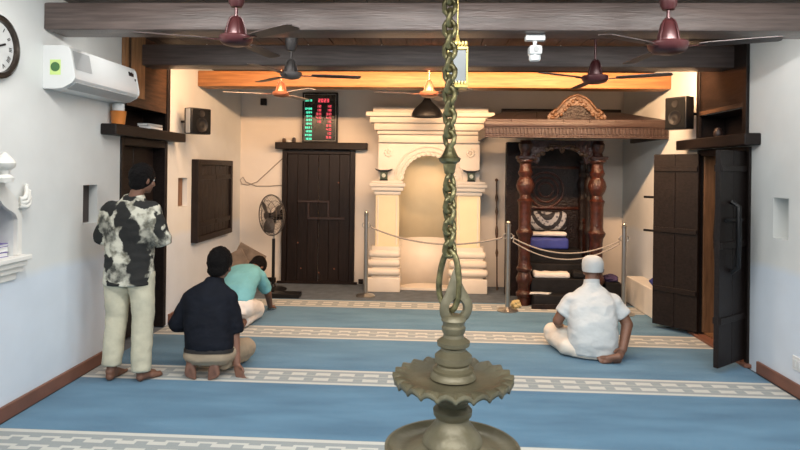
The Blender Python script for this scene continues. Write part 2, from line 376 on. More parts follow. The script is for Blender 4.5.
# items on the ledge above the left door
p = atX(117, 126, XL + .07)
t = thing('storage_tub', (XL + .072, 5.36, 2.0705), 'small orange plastic tub at the near end of the ledge over the left door', 'tub')
bm = B(); lathe(bm, [(.050, 0), (.055, .004), (.066, .115), (.069, .118), (.065, .120), (.06, .112), (.05, .01), (0, .01)], 28); obj('tub_body', bm, ORANGE, t, 40)
bm = B(); lathe(bm, [(.045, .02), (.052, .112), (.05, .185), (.03, .19), (0, .19)], 20); obj('paper_roll', bm, PAPER, t, 40)
for i, (dy, dz, w, l, r, m, lab) in enumerate(((6.0, 0, .060, .15, .06, PAPER, 'white paper-bound book lying lowest on the ledge over the left door'), (5.98, .026, .055, .14, -.08, ACG, 'grey-covered book lying on top of another on the ledge over the left door'))):
    t = thing('book', (XL + .075, dy, 2.0705 + dz), lab, 'book', 'books on the door ledge', rz=r)
    bm = B(); box(bm, (-w + .004, -l + .004, .003), (w - .006, l - .004, .021)); obj('page_block', bm, PAPER, t)
    bm = B(); box(bm, (-w, -l, 0), (w, l, .003)); box(bm, (-w, -l, .021), (w, l, .024)); box(bm, (w - .005, -l, .0), (w, l, .024)); obj('cover', bm, m, t)

# ------------------------------------------------------------------ left shutter window
w1 = sbase('window_1', (XL, 7.92, 1.30))
bm = B()
hw, hh = .66, .50
box(bm, (.001, -hw, -hh), (.085, -hw + .07, hh), .005); box(bm, (.001, hw - .07, -hh), (.085, hw, hh), .005); box(bm, (.001, -hw + .07, hh - .07), (.085, hw - .07, hh), .005); box(bm, (.001, -hw + .07, -hh), (.085, hw - .07, -hh + .07), .005)
obj('window_frame', bm, DARK, w1)
for s in (-1, 1):
    bm = B(); y0, y1 = (-hw + .072, -.003) if s < 0 else (.003, hw - .072)
    n = 4
    for k in range(n): box(bm, (.02, y0 + (y1 - y0) * k / n + .002, -hh + .072), (.062, y0 + (y1 - y0) * (k + 1) / n - .002, hh - .072), .004)
    for z in (-.32, .25): box(bm, (.06, y0 + .01, z), (.078, y1 - .01, z + .06), .003)
    obj('shutter', bm, DARK, w1)

# ------------------------------------------------------------------ back door
d1 = sbase('door_1', (-1.61, YB, 0))
bm = B(); box(bm, (-.545, -.06, 0), (-.47, -.001, 1.985), .006); box(bm, (.47, -.06, 0), (.545, -.001, 1.985), .006); box(bm, (-.47, -.06, 1.92), (.47, -.001, 1.985), .006); obj('door_frame', bm, DARK, d1)
for s in (-1, 1):
    bm = B(); x0, x1 = sorted((s * .003, s * .468))
    for k in range(3): box(bm, (x0 + (x1 - x0) * k / 3 + .001, -.038, .02), (x0 + (x1 - x0) * (k + 1) / 3 - .001, -.002, 1.918), .004)
    obj('door_leaf', bm, DARK, d1)
bm = B(); box(bm, (-.30, -.062, 1.20), (.17, -.040, 1.235), .004); box(bm, (-.16, -.062, .95), (.40, -.040, .985), .004); box(bm, (-.16, -.060, .985), (-.13, -.039, 1.20), .004); box(bm, (.14, -.060, .985), (.17, -.039, 1.20), .004); obj('door_bolt', bm, CANOPY, d1)
bm = B()
for x, z in ((-.25, .22), (0.02, .16), (.25, .22), (-.3, .60), (.3, 1.5)): lathe(bm, [(.012, 0), (.010, .008), (0, .012)], 12, (x, -.04, z), Matrix.Rotation(PI / 2, 3, 'X'))
obj('door_stud', bm, COPPER, d1, 40)
bm = B(); box(bm, (-.63, -.17, 1.99), (.73, -.001, 2.09), .008); obj('lintel_shelf', bm, DARK, d1)
bm = B(); box(bm, (-.60, -.10, .0), (.60, -.062, .035), .004); obj('threshold', bm, DARK, d1)

# things on the back-door lintel
pz = 2.0905
for px, lab, m, h in ((284, 'small brown bottle at the left end of the lintel over the back door', BOARD, .07), (294, 'small dark jar with white lid on the lintel beside the prayer-time board', FANBLK, .085)):
    p = atY(px, 138, YB - .09)
    t = thing('small_jar', (p.x, YB - .09, pz), lab, 'jar', 'jars on the door lintel')
    bm = B(); lathe(bm, [(.022, 0), (.026, .006), (.026, h * .7), (.016, h * .85), (0, h * .85)], 20); obj('jar_body', bm, m, t, 40)
    bm = B(); lathe(bm, [(.018, h * .85), (.018, h), (0, h)], 16); obj('jar_lid', bm, PAPER, t, 40)
p = atY(289, 140, YB - .1)
bm = B(); box(bm, (-.03, -.03, 0), (.03, .03, .035), .006); tube(bm, [(.03, 0, .015), (.05, 0, .01), (.07, .01, .006)], .005); tag(obj('adapter_plug', bm, WPL, None, 40, (p.x + .0, YB - .09, pz)), 'white power adapter between the two jars on the back door lintel', 'adapter')

# LED prayer-time board
pa = atY(303, 92.5, YB - .06); pb = atY(337.5, 141, YB - .06)
W_, H_ = pb.x - pa.x, pa.z - 2.0905
led = thing('prayer_time_board', (pa.x + W_ / 2, YB - .06, 2.0905), 'tall black LED prayer-time board with green and red digits over the back door', 'LED board')
bm = B(); box(bm, (-W_ / 2 + .012, -.02, .012), (W_ / 2 - .012, .04, H_ - .012)); obj('panel', bm, LEDP, led)
bm = B(); f_ = .02
box(bm, (-W_ / 2, -.03, 0), (-W_ / 2 + f_, .045, H_), .003); box(bm, (W_ / 2 - f_, -.03, 0), (W_ / 2, .045, H_), .003); box(bm, (-W_ / 2 + f_, -.03, 0), (W_ / 2 - f_, .045, f_), .003); box(bm, (-W_ / 2 + f_, -.03, H_ - f_), (W_ / 2 - f_, .045, H_), .003)
obj('frame', bm, BLACK, led)
bm = B(); q = .028
for a, b in (((-W_ / 2 + q, H_ - q), (W_ / 2 - q, H_ - q)), ((-W_ / 2 + q, q), (W_ / 2 - q, q))): box(bm, (a[0], -.0225, a[1] - .002), (b[0], -.0201, b[1] + .002))
for x in (-W_ / 2 + q, W_ / 2 - q): box(bm, (x - .002, -.0225, q), (x + .002, -.0201, H_ - q))
obj('border_line', bm, ACG, led)
def digits(bm, cx, cz, w, h, s):
    """a small seven-segment group of four figures"""
    seg = {'0': 'abcdef', '1': 'bc', '2': 'abged', '3': 'abgcd', '4': 'fgbc', '5': 'afgcd', '6': 'afgedc', '7': 'abc', '8': 'abcdefg', '9': 'abcdfg'}
    n = len(s); dw = w / n; t_ = h * .20
    for i, ch in enumerate(s):
        x = cx - w / 2 + dw * (i + .5); a = dw * .36; hh_ = h / 2
        R_ = {'a': (-a, hh_ - t_, a, hh_), 'd': (-a, -hh_, a, -hh_ + t_), 'g': (-a, -t_ / 2, a, t_ / 2), 'f': (-a, 0, -a + t_, hh_), 'b': (a - t_, 0, a, hh_), 'e': (-a, -hh_, -a + t_, 0), 'c': (a - t_, -hh_, a, 0)}
        for k in seg.get(ch, ''):
            x0, z0, x1, z1 = R_[k]; box(bm, (x + x0, -.0235, cz + z0), (x + x1, -.0201, cz + z1))
def lp(fx, fy): return (-W_ / 2 + fx * W_, H_ * (1 - fy))
for fy, s in zip([.16] + [.325 + .075 * k for k in range(9)], ('0513', '0438', '1224', '1544', '1833', '1945', '0621', '1200', '0430', '1830')):
    x, z = lp(.175, fy); bm = B(); digits(bm, x, z, .105, .030, s); obj('green_digits', bm, LEDG, led)
bm = B(); x, z = lp(.60, .16); digits(bm, x, z, .17, .052, '2023'); obj('red_digits', bm, LEDR, led)
for col, n0, n1 in ((.46, 0, 5), (.75, 0, 9)):
    for k in range(n0, n1):
        x, z = lp(col, .275 + .077 * k); bm = B(); digits(bm, x, z, .085, .034, ('12', '18', '30', '45', '15', '25', '40', '10', '55')[k]); obj('red_digits', bm, LEDR, led)

# ------------------------------------------------------------------ wall speakers
def speaker(name, loc, rz, w, h, label):
    loc = (loc[0] + (.125 if rz > 0 else -.125), loc[1], loc[2]); t = thing(name, loc, label, 'speaker', 'wall speakers', rz)   # local: faces -Y, back at y=0
    bm = B(); box(bm, (-w / 2, -.17, -h / 2), (w / 2, -.04, h / 2), .012, seg=2); obj('cabinet', bm, BLACK, t, 40)
    bm = B(); box(bm, (-w / 2 + .015, -.176, -h / 2 + .015), (w / 2 - .015, -.1695, h / 2 - .015), .003); obj('grille', bm, BLKMESH, t)
    bm = B()
    lathe(bm, [(w * .30, 0), (w * .30, .006), (w * .26, .006), (w * .24, .002), (w * .08, .001), (0, .006)], 24, (0, -.1765, -h * .15), Matrix.Rotation(PI / 2, 3, 'X'))
    lathe(bm, [(w * .14, 0), (w * .14, .005), (w * .05, .002), (0, .004)], 20, (0, -.1765, h * .28), Matrix.Rotation(PI / 2, 3, 'X')); obj('driver', bm, BLACK, t, 40)
    bm = B(); tube(bm, [(0, -.05, 0), (0, .0, 0), Matrix.Rotation(-rz + (PI / 2 if rz > 0 else -PI / 2), 3, 'Z') @ Vector((0, .12, 0))], .014, 8); obj('bracket', bm, BLACK, t)
    bm = B(); box(bm, (-w / 2 - .006, -.15, -h / 2 + .01), (-w / 2 - .0005, -.08, h / 2 - .01), .002); obj('side_trim', bm, ACG, t)
    return t
ps = Vector((0, 6.93, 2.22))
speaker('wall_speaker', (XL, ps.y, ps.z), PI / 2 - .55, .27, .29, 'black box speaker on the left wall above the closed shutter window')
for o in COL.objects: pass
ps = Vector((0, 6.70, 2.33))
speaker('wall_speaker', (XR, ps.y, ps.z), -PI / 2 + .55, .26, .34, 'black box speaker on the right wall beside the carved pulpit canopy')

# ------------------------------------------------------------------ right door
d3 = sbase('door_3', (XR, 6.16, 0))
bm = B(); box(bm, (-.02, -.56, 0), (.30, -.50, 1.945), .005); box(bm, (-.02, .44, 0), (.30, .50, 1.945), .005); box(bm, (-.02, -.50, 1.88), (.30, .44, 1.945), .005); obj('door_frame', bm, DARKY, d3)
bm = B(); box(bm, (.04, -.495, .03), (.30, .435, .05), .003); box(bm, (.02, .41, .05), (.30, .439, 1.88), .003); obj('reveal_lining', bm, REVEAL, d3)
bm = B(); box(bm, (.31, -.60, -.0), (.38, .60, 1.93)); 
obj('back_panel', bm, BOARD, d3)
bm = B(); box(bm, (.27, -.49, 1.18), (.30, .40, 1.25), .003); box(bm, (.27, -.49, .72), (.30, .40, .79), .003); obj('panel_rail', bm, DARKY, d3)
bm = B(); box(bm, (-.06, -.60, 0.0), (.30, .60, .03), .004); obj('sill', bm, SKIRT, d3)
def leaf(hx, hy, ang, w, m, handle):
    """leaf hinged at (hx,hy) local, extending in direction ang"""
    R = Matrix.Translation((hx, hy, 0)) @ Matrix.Rotation(ang, 4, 'Z')
    bm = B()
    for k in range(2): box(bm, (w * k / 2 + .001, -.022, .05), (w * (k + 1) / 2 - .001, .022, 1.905), .004, R)
    l = obj('door_leaf', bm, m, d3)
    bm = B(); s = -1
    for z in (.42, 1.06, 1.72):
        for sg in (-1, 1): box(bm, (.01, sg * .022 if sg > 0 else -.036, z), (w - .01, .036 if sg > 0 else -.022, z + .055), .003, R)
    obj('batten', bm, m, l)
    if handle:
        bm = B()
        for sg in (-1, 1):
            pts = [R @ Vector((w * .6, sg * .030, .85)), R @ Vector((w * .6, sg * .09, .90)), R @ Vector((w * .62, sg * .10, 1.15)), R @ Vector((w * .6, sg * .09, 1.42)), R @ Vector((w * .6, sg * .030, 1.46))]
            tube(bm, pts, .021, 10)
            tube(bm, [R @ Vector((w * .25, sg * .04, 1.30)), R @ Vector((w * .85, sg * .04, 1.30))], .016, 8)
        obj('pull_handle', bm, BLACK, l, 40)
    else:
        bm = B()
        for z in (1.07, 1.12): lathe(bm, [(.018, 0), (.014, .012), (0, .016)], 12, R @ Vector((w * (.55 if z < 1.1 else .70), -.023, z)), Matrix.Rotation(ang, 3, 'Z') @ Matrix.Rotation(PI / 2, 3, 'X'))
        for z in (1.05, 1.42): box(bm, (w - .03, -.018, z), (w + .13, .0, z + .025), .003, R)
        obj('door_bolt', bm, BLACK, l, 40)
    return l
leaf(-.03, -.49, math.radians(219), .47, DARKY, True)
leaf(-.03, .41, math.radians(130), .50, DARKY, False)
bm = B(); box(bm, (-.14, -.72, 1.952), (-.001, .76, 2.055), .008); obj('lintel_shelf', bm, DARKY, d3)
bm = B(); box(bm, (-.016, -.44, 2.302), (-.001, .44, ZC - .002), .003); obj('transom_panel', bm, BOARDD, d3)
bm = B(); box(bm, (.26, -.495, 2.066), (.28, .495, 2.294)); box(bm, (.002, .485, 2.066), (.259, .497, 2.294)); box(bm, (.002, -.495, 2.0605), (.259, .484, 2.0655)); box(bm, (.002, -.495, 2.2945), (.259, .484, 2.2995)); obj('recess_shade', bm, DARKY, d3)  # dark boards stand in for the shade inside this opening
bm = B(); box(bm, (-.030, -.515, 2.056), (-.001, -.445, ZC - .002), .003); box(bm, (-.030, .445, 2.056), (-.001, .51, ZC - .002), .003); obj('transom_post', bm, DARKY, d3)
bm = B(); box(bm, (-.028, -.44, 2.302), (-.017, .44, 2.345), .003); obj('transom_rail', bm, BOARD, d3)
p = atX(718, 133, XR - .08)
bm = B(); lathe(bm, [(.035, 0), (.042, .02), (.040, .05), (.028, .075), (.012, .085), (0, .088)], 20); tag(obj('wooden_knob', bm, CANOPY, None, 40, (XR - .08, p.y, 2.0555)), 'rounded dark wooden knob resting on the ledge above the open right door', 'knob')

# ------------------------------------------------------------------ right wall bits
sw = thing('switch_plate', (XR, 4.88, .25), 'white double switch plate low on the right wall near the skirting', 'switch')
bm = B(); box(bm, (-.012, -.06, -.055), (-.0005, .06, .055), .004); obj('plate', bm, WPL, sw)
for y in (-.028, .028):
    bm = B(); box(bm, (-.019, y - .018, -.03), (-.0115, y + .018, .03), .003); obj('rocker', bm, ACW, sw)
bm = B(); box(bm, (XR - .22, 7.05, 0), (XR - .001, 8.3, .34), .008); struct('trim_10', bm, PLASTER)
def crumple(name, c, r, m, label, cat, seed=1, amp=.3, flat=0.0, parent=None):
    bm = B(); ball(bm, (0, 0, 0), 1, sub=4)
    for v in bm.verts:
        n = noise.fractal(v.co * 1.7 + Vector((seed * 7.3, 0, 0)), .8, 2.0, 4); v.co *= 1 + amp * n
        v.co = Vector((v.co.x * r[0], v.co.y * r[1], v.co.z * r[2]))
    z0 = min(v.co.z for v in bm.verts)
    for v in bm.verts:
        v.co.z = max(v.co.z, z0 + r[2] * .35); v.co.z -= z0 + r[2] * .35
    return tag(obj(name, bm, m, None, 60, c), label, cat)
crumple('plastic_bag', (XR - .13, 7.42, .3405), (.075, .10, .07), BLUEC, 'crumpled blue bag lying on the low white plinth by the right wall', 'bag', 3, .35)

# ------------------------------------------------------------------ far left arched book niche (plaster surround)
nz = thing('niche_surround', (XL, 3.90, 1.09), 'white moulded plaster surround with pointed arch and scrolls around the left book niche', 'niche surround')
MY = Matrix(((0, 0, 1, 0), (1, 0, 0, 0), (0, 1, 0, 0), (0, 0, 0, 1)))   # outline x->Y, y->Z, depth->X
def ogee(hw, z0, z1, n=10):
    pts = []
    for k in range(n + 1):
        t = k / n; y = hw * (1 - t); c = (1 - math.cos(PI * t)) / 2
        z = z0 + (z1 - z0) * (t * .35 + .65 * (math.sin(PI * t / 2) if False else (t ** .55 * (1 - t) + t * t ** 2)))
        pts.append((y, z))
    return pts
bm = B(); og = ogee(.19, .245, .40)
outer = [(.235, 0), (.235, .30), (.20, .36), (.14, .42), (.07, .47), (.03, .52), (0, .54)]
half = [(.19, 0)] + og
for s in (-1, 1):
    ring = [(s * y, z) for y, z in half] + [(s * y, z) for y, z in reversed(outer)]
    a = [bm.verts.new((.001, y, z)) for y, z in ring]; b = [bm.verts.new((.03, y, z)) for y, z in ring]
    bm.faces.new(a); bm.faces.new(b)
    for k in range(len(ring)): bm.faces.new((a[k], a[(k + 1) % len(ring)], b[(k + 1) % len(ring)], b[k]))
obj('arch_face', bm, PLASTER, nz)
bm = B(); 
for z0, z1, d, e in ((-.035, -.002, .085, .27), (-.075, -.036, .065, .25), (-.115, -.076, .045, .23), (-.165, -.116, .02, .20)): box(bm, (.001, -e, z0), (d, e, z1), .006, seg=2)
obj('sill', bm, PLASTER, nz)
for s in (-1, 1):
    bm = B()
    for k, (ya, za, yb, zb, r0) in enumerate(((.20, .38, .27, .47, .020), (.20, .36, .295, .43, .022), (.20, .34, .305, .385, .022))):
        pts = []; rr = []
        for t in range(7):
            u = t / 6; pts.append((.035 + .02 * math.sin(PI * u), s * (ya + (yb - ya) * u), za + (zb - za) * u - .03 * math.sin(PI * u))); rr.append(r0 * (1 - .35 * u))
        tube(bm, pts, rr, 10); ball(bm, pts[-1], r0 * .8)
    obj('scroll_leaf', bm, PLASTER, nz, 50)
bm = B(); lathe(bm, [(.05, .50), (.055, .53), (.03, .55), (.035, .58), (.06, .60), (.065, .625), (.05, .65), (.02, .68), (0, .70)], 20, (.068, 0, 0)); obj('finial', bm, PLASTER, nz, 40)
for i, (z, m, lab) in enumerate(((.0, PURPLE, 'purple book lowest in the pile in the left arched niche'), (.034, PAPER, 'white book in the middle of the pile in the left arched niche'), (.066, PURPLE, 'thin purple book topmost of the pile in the left arched niche'))):
    t = thing('book', (XL - .128, 3.93 + .01 * i, 1.0855 + z), lab, 'book', 'books in the arched niche', .08 * (i - 1))
    h = .032 if i < 2 else .022
    bm = B(); box(bm, (-.10, -.135, .003), (.10, .135, h - .004)); obj('page_block', bm, PAPER, t)
    bm = B(); box(bm, (-.105, -.14, 0), (.105, .14, .0035)); box(bm, (-.105, -.14, h - .0045), (.105, .14, h - .001)); box(bm, (-.105, -.14, .0), (-.1, .14, h - .001)); obj('cover', bm, m, t)

# ------------------------------------------------------------------ clock
ck = thing('wall_clock', (XL, 3.87, 2.465), 'round dark-rimmed wall clock with pale face at the top of the left wall', 'clock')
RX = Matrix.Rotation(PI / 2, 3, 'Y')
bm = B(); lathe(bm, [(.205, .001), (.212, .02), (.205, .045), (.185, .055), (.168, .045), (.165, .03), (.165, .002)], 56, (0, 0, 0), RX); obj('rim', bm, CLKRIM, ck, 40)
bm = B(); lathe(bm, [(.166, .003), (.166, .024), (0, .024)], 48, (0, 0, 0), RX); obj('face', bm, FACE, ck, 40)
def text_mesh(s, size):
    cu = bpy.data.curves.new('txt', 'FONT'); cu.body = s; cu.size = size; cu.extrude = .0012; cu.align_x = 'CENTER'; cu.align_y = 'CENTER'
    o = bpy.data.objects.new('txt', cu); COL.objects.link(o); dg = bpy.context.evaluated_depsgraph_get(); dg.update()
    me = bpy.data.meshes.new_from_object(o.evaluated_get(dg)); bpy.data.objects.remove(o); bpy.data.curves.remove(cu); return me
for k, s in enumerate(('XII', 'I', 'II', 'III', 'IIII', 'V', 'VI', 'VII', 'VIII', 'IX', 'X', 'XI')):
    a = k * PI / 6; me = text_mesh(s, .042)
    # on the left wall, seen from the room: clockwise runs towards +Y at the top
    M = Matrix.Translation((.0255, math.sin(a) * .132, math.cos(a) * .132)) @ Matrix(((0, 0, 1, 0), (1, 0, 0, 0), (0, 1, 0, 0), (0, 0, 0, 1))) @ Matrix.Rotation(-a, 4, 'Z')
    bm = B(); bm.from_mesh(me); bmesh.ops.transform(bm, matrix=M, verts=bm.verts); bpy.data.meshes.remove(me); obj('numeral', bm, BLACK, ck)
for a, l, w, nm in ((math.radians(70), .085, .006, 'hour_hand'), (math.radians(195), .125, .004, 'minute_hand')):
    bm = B(); box(bm, (.028, -w, -.02), (.031, w, l), 0, Matrix.Rotation(-a, 4, 'X')); obj(nm, bm, BLACK, ck)

# ------------------------------------------------------------------ air conditioner
ac = thing('air_conditioner', (XL, 4.895, 2.262), 'white split air conditioner high on the left wall before the left door', 'air conditioner')
prof = [(.001, 0), (.001, .315), (.15, .315), (.185, .306), (.205, .28), (.238, .10), (.236, .075), (.215, .045), (.15, .008), (.10, 0)]
MYn = Matrix(((1, 0, 0, 0), (0, 0, 1, 0), (0, 1, 0, 0), (0, 0, 0, 1)))
bm = B(); prism(bm, prof, Matrix.Translation((0, -.49, 0)) @ MYn, .98); obj('body', bm, ACW, ac, 30)
for y in (-.505, .49):
    bm = B(); prism(bm, [(x * 1.02, z) for x, z in prof], Matrix.Translation((0, y, 0)) @ MYn, .015); obj('end_cap', bm, ACW, ac, 30)
bm = B(); prism(bm, [(.224, .054), (.160, .010), (.158, .004), (.228, .048)], Matrix.Translation((0.002, -.47, -.001)) @ MYn, .94); obj('louvre', bm, ACG, ac)
bm = B(); prism(bm, [(.206, .28), (.231, .145), (.2335, .145), (.2085, .281)], Matrix.Translation((0, -.48, 0)) @ MYn, .22); obj('front_band', bm, ACG, ac)
bm = B(); box(bm, (.055, -.5075, .10), (.135, -.5055, .21)); obj('sticker', bm, ACGRN, ac)
bm = B(); lathe(bm, [(.034, 0), (.034, .002), (0, .002)], 24, (.095, -.508, .158), Matrix.Rotation(PI / 2, 3, 'X')); obj('badge', bm, ACDG, ac)
bm = B()
for k in range(4): box(bm, (.205, .36 + .022 * k, .225), (.2185, .372 + .022 * k, .260 - .006 * (k % 2)))
obj('display_mark', bm, BLACK, ac)
bm = B(); box(bm, (.215, .455, .19), (.2245, .47, .21)); obj('status_light', bm, BLACK, ac)
bm = B(); tube(bm, [(.05, .50, .08), (.05, .56, .08), (.03, .60, .05), (.02, .62, -.1), (.02, .62, -.16)], .014, 8); obj('pipe', bm, WPL, ac, 40)

# ------------------------------------------------------------------ ceiling fans
def fan(loc, ang, label, body, blade, s=1.0, top=ZC, cup=.24):
    t = thing('ceiling_fan', loc, label, 'fan', 'ceiling fans'); x, y, z = loc
    rod = top - z
    bm = B(); lathe(bm, [(r * s, q * s) for r, q in [(0, -.048), (.05, -.046), (.095, -.034), (.112, -.018), (.122, .0), (.123, .022), (.116, .030), (.085, .036), (0, .036)]], 40); obj('motor', bm, body, t, 35)
    bm = B(); lathe(bm, [(r * s, q * s) for r, q in [(0, .037), (.070, .037), (.066, .07), (.056, .11), (.046, .145), (.036, .165), (.018, .175), (0, .175)]], 36); obj('bell_cover', bm, body, t, 35)
    for k in range(4):
        a = k * PI / 2 + .6; bm = B(); tube(bm, [(math.cos(a) * r * s, math.sin(a) * r * s, q * s) for r, q in ((.078, .03), (.074, .07), (.062, .12), (.046, .16), (.02, .18))], .006 * s, 6); obj('rib', bm, body, t, 40)
    cz0 = max(.21, rod - cup)
    bm = B(); tube(bm, [(0, 0, .17 * s), (0, 0, rod - .002)], .011, 12); obj('down_rod', bm, body, t, 40)
    bm = B(); lathe(bm, [(.012, cz0), (.036, cz0 + .005), (.050, cz0 + .03), (.058, cz0 + .10), (.060, rod - .002), (0, rod - .002)], 28); obj('canopy', bm, body, t, 35)
    for k in range(3):
        a = ang + k * 2 * PI / 3; R = Matrix.Rotation(a, 4, 'Z')
        bm = B(); box(bm, (.10 * s, -.016, -.008), (.215, .016, -.002), .002, R); obj('blade_arm', bm, body, t)
        bm = B(); L_ = [(.18, .036), (.26, .048), (.50, .052), (.60, .050), (.62, .03)]
        pts = [(r_, -w) for r_, w in L_] + [(r_, w) for r_, w in reversed(L_)]
        prism(bm, pts, R @ Matrix.Translation((0, 0, -.002)) @ Matrix.Rotation(-.10, 4, 'X'), .005); obj('blade', bm, blade, t)
    return t
p = atY(236, 40, 4.0); fan(tuple(p), math.radians(200), 'maroon ceiling fan near the air conditioner, front left of the room', MAROON, BLADE, .88)
p = atY(668, 47, 4.0); fan(tuple(p), math.radians(-25), 'maroon bell ceiling fan hanging at the front right of the room', MAROON, BLADE)
p = atY(291, 75, 5.45); fan(tuple(p), math.radians(12), 'dark ceiling fan with grey cup hanging before the second beam on the left', FANGRY, BLADE, .78)
p = atY(595, 79, 5.45); fan(tuple(p), math.radians(-28), 'maroon bell ceiling fan in front of the carved pulpit canopy', MAROON, BLADE, .92, cup=.12)
p = atY(281, 94, 6.85); fan(tuple(p), math.radians(195), 'copper bell ceiling fan hanging before the prayer-time board', COPPER, BLADEL, .78, cup=.12)
p = atY(429, 94, 6.85); fan(tuple(p), math.radians(195), 'copper bell ceiling fan hanging before the white prayer niche, above the black shade', COPPER, BLADE, .85, cup=.12)

# pendant lamp before the mihrab
p = atY(427, 117, 8.1)
t = thing('pendant_lamp', tuple(p), 'black dome pendant lamp hanging before the cornice of the white prayer niche', 'lamp')
bm = B(); lathe(bm, [(.185, .02), (.198, 0), (.203, .004), (.200, .045), (.18, .085), (.145, .125), (.10, .165), (.065, .20), (.045, .235), (0, .235)], 44); obj('shade', bm, BLACK, t, 40)
bm = B(); lathe(bm, [(.040, .236), (.040, .29), (.028, .31), (0, .31)], 28); obj('cap', bm, COPPER, t, 40)
bm = B(); tube(bm, [(0, 0, .30), (0, 0, ZC - p.z - .001)], .006, 8); obj('cord', bm, BLACK, t, 40)
bm = B(); lathe(bm, [(0, .03), (.03, .04), (.045, .07), (.03, .11), (.02, .13), (0, .13)], 20); obj('bulb', bm, WPL, t, 40)

# hanging lantern just behind the big chain
p0 = atY(457, 88, 4.15); sx = 4.15 / 620
t = thing('hanging_lantern', (p0.x, 4.15, p0.z), 'small square white-paned lantern with gilt trim hanging behind the lamp chain', 'lantern')
w = .062
bm = B(); box(bm, (-w + .006, -w + .006, .035), (w - .006, w - .006, .245), .003); obj('pane', bm, LANTG, t)
bm = B(); 
for a in (-1, 1):
    for b in (-1, 1): tube(bm, [(a * w, b * w, .02), (a * w, b * w, .26)], .005, 8)
obj('corner_post', bm, BRASS, t, 40)
for z0, z1, nm in ((.245, .295, 'top_crown'), (-.005, .035, 'bottom_gallery')):
    bm = B(); box(bm, (-w - .006, -w - .006, z0), (w + .006, w + .006, z0 + .02), .003)
    for k in range(6):
        for sgn in (-1, 1):
            u = -w + (k + .5) * w / 3
            c = z1 - .008 if nm == 'top_crown' else z1 - .010
            ball(bm, (u, sgn * w, c), (.009, .004, .016), sub=1); ball(bm, (sgn * w, u, c), (.004, .009, .016), sub=1)
    obj(nm, bm, BRASS, t, 40)
bm = B(); lathe(bm, [(.03, .29), (.02, .31), (.008, .34), (.012, .35), (0, .36)], 20); obj('cap', bm, BRASS, t, 40)
bm = B(); tube(bm, [(0, 0, .355), (0, 0, ZC - p0.z - .001)], .004, 8); obj('cord', bm, BRASS, t, 40)
bm = B(); lathe(bm, [(0, -.05), (.010, -.045), (.012, -.03), (.006, -.012), (.02, -.004), (0, -.003)], 16); obj('tassel', bm, GREENM, t, 40)

# white fitting below the beam
p = atY(535, 43, 4.52)
t = thing('ceiling_camera', (p.x, 4.525, ZB), 'small white camera-like fitting on a bracket under the nearest beam', 'camera')
bm = B(); box(bm, (-.07, -.035, -.045), (.07, .035, -.0005), .006, seg=2); obj('mount_plate', bm, WPL, t, 40)
bm = B(); tube(bm, [(0, 0, -.044), (0, 0, -.085)], .015, 12); obj('neck', bm, WPL, t, 40)
bm = B(); box(bm, (-.045, -.06, -.15), (.045, .05, -.083), .015, seg=3); obj('housing', bm, WPL, t, 40)
bm = B(); lathe(bm, [(.035, -.19), (.042, -.18), (.042, -.149), (0, -.149)], 24); obj('lens_ring', bm, WPL, t, 40)
bm = B(); lathe(bm, [(.02, 0), (.02, .01), (.012, .011), (0, .009)], 18, (0, -.0601, -.115), Matrix.Rotation(PI / 2, 3, 'X')); obj('lens', bm, ACG, t, 40)

# little black box high on the back wall
p = atY(264, 102, YB)
bm = B(); box(bm, (-.045, -.04, -.05), (.045, -.001, .05), .006); t = tag(obj('sensor_box', bm, BLACK, None, None, (p.x, YB + .0015, p.z)), 'tiny black square box high on the back wall left of the board', 'sensor')
# cable on the back wall
bm = B()
pts = [atY(x, y, YB - .012) for x, y in ((286, 152), (283, 158), (268, 172), (257, 182), (248, 185), (242, 184), (240, 180), (243, 177), (246, 182), (256, 186), (270, 186), (283, 185))]
tube(bm, pts, .007, 6); tag(obj('cable', bm, CABLE, None, 60), 'loose grey cable looping on the back wall beside the back door', 'cable')

# ------------------------------------------------------------------ prayer niche (mihrab)
YM = 8.78
mh = thing('prayer_niche', (.0, YM, 0), 'tall white plaster prayer niche with stepped cornice and scalloped arch', 'prayer niche')
k_ = YM / 620
def mx(px): return atY(px, 200, YM).x
def mz(py, px=427): return atY(px, py, YM).z
xa0, xa1 = mx(400), mx(456); xc = (xa0 + xa1) / 2; hw = (xa1 - xa0) / 2
zs_ = mz(180); ztop = mz(143)
dY = YB - YM - .002
# apse
bm = B(); n = 20
def apse(z0, z1, bulge=0):
    a = []
    for z in (z0, z1): a.append([bm.verts.new((xc - math.cos(PI * k / n) * (hw + .0), .02 + math.sin(PI * k / n) * (dY - .04), z)) for k in range(n + 1)])
    for k in range(n): bm.faces.new((a[0][k], a[0][k + 1], a[1][k + 1], a[1][k]))
    return a
a = apse(mz(240), zs_)
prev = a[1]
for j in range(1, 9):          # half dome
    ph = j / 8 * PI / 2; r = math.cos(ph); z = zs_ + math.sin(ph) * (hw + .0)
    cur = [bm.verts.new((xc - math.cos(PI * k / n) * hw * r, .02 + math.sin(PI * k / n) * (dY - .04) * r, z)) for k in range(n + 1)]
    for k in range(n): bm.faces.new((prev[k], prev[k + 1], cur[k + 1], cur[k]))
    prev = cur
bmesh.ops.remove_doubles(bm, verts=bm.verts, dist=1e-4)
o = obj('apse', bm, MIHY, mh, 50); md = o.modifiers.new('s', 'SOLIDIFY'); md.thickness = .012; md.offset = 1
bm = B(); apse(.0, mz(240)); o = obj('apse_dado', bm, MIHW, mh, 50); md = o.modifiers.new('s', 'SOLIDIFY'); md.thickness = .012; md.offset = 1
bm = B(); box(bm, (xa0 - .0, -.01, .0), (xa1 + .0, dY, .035), .004); obj('niche_floor', bm, MIHW, mh)
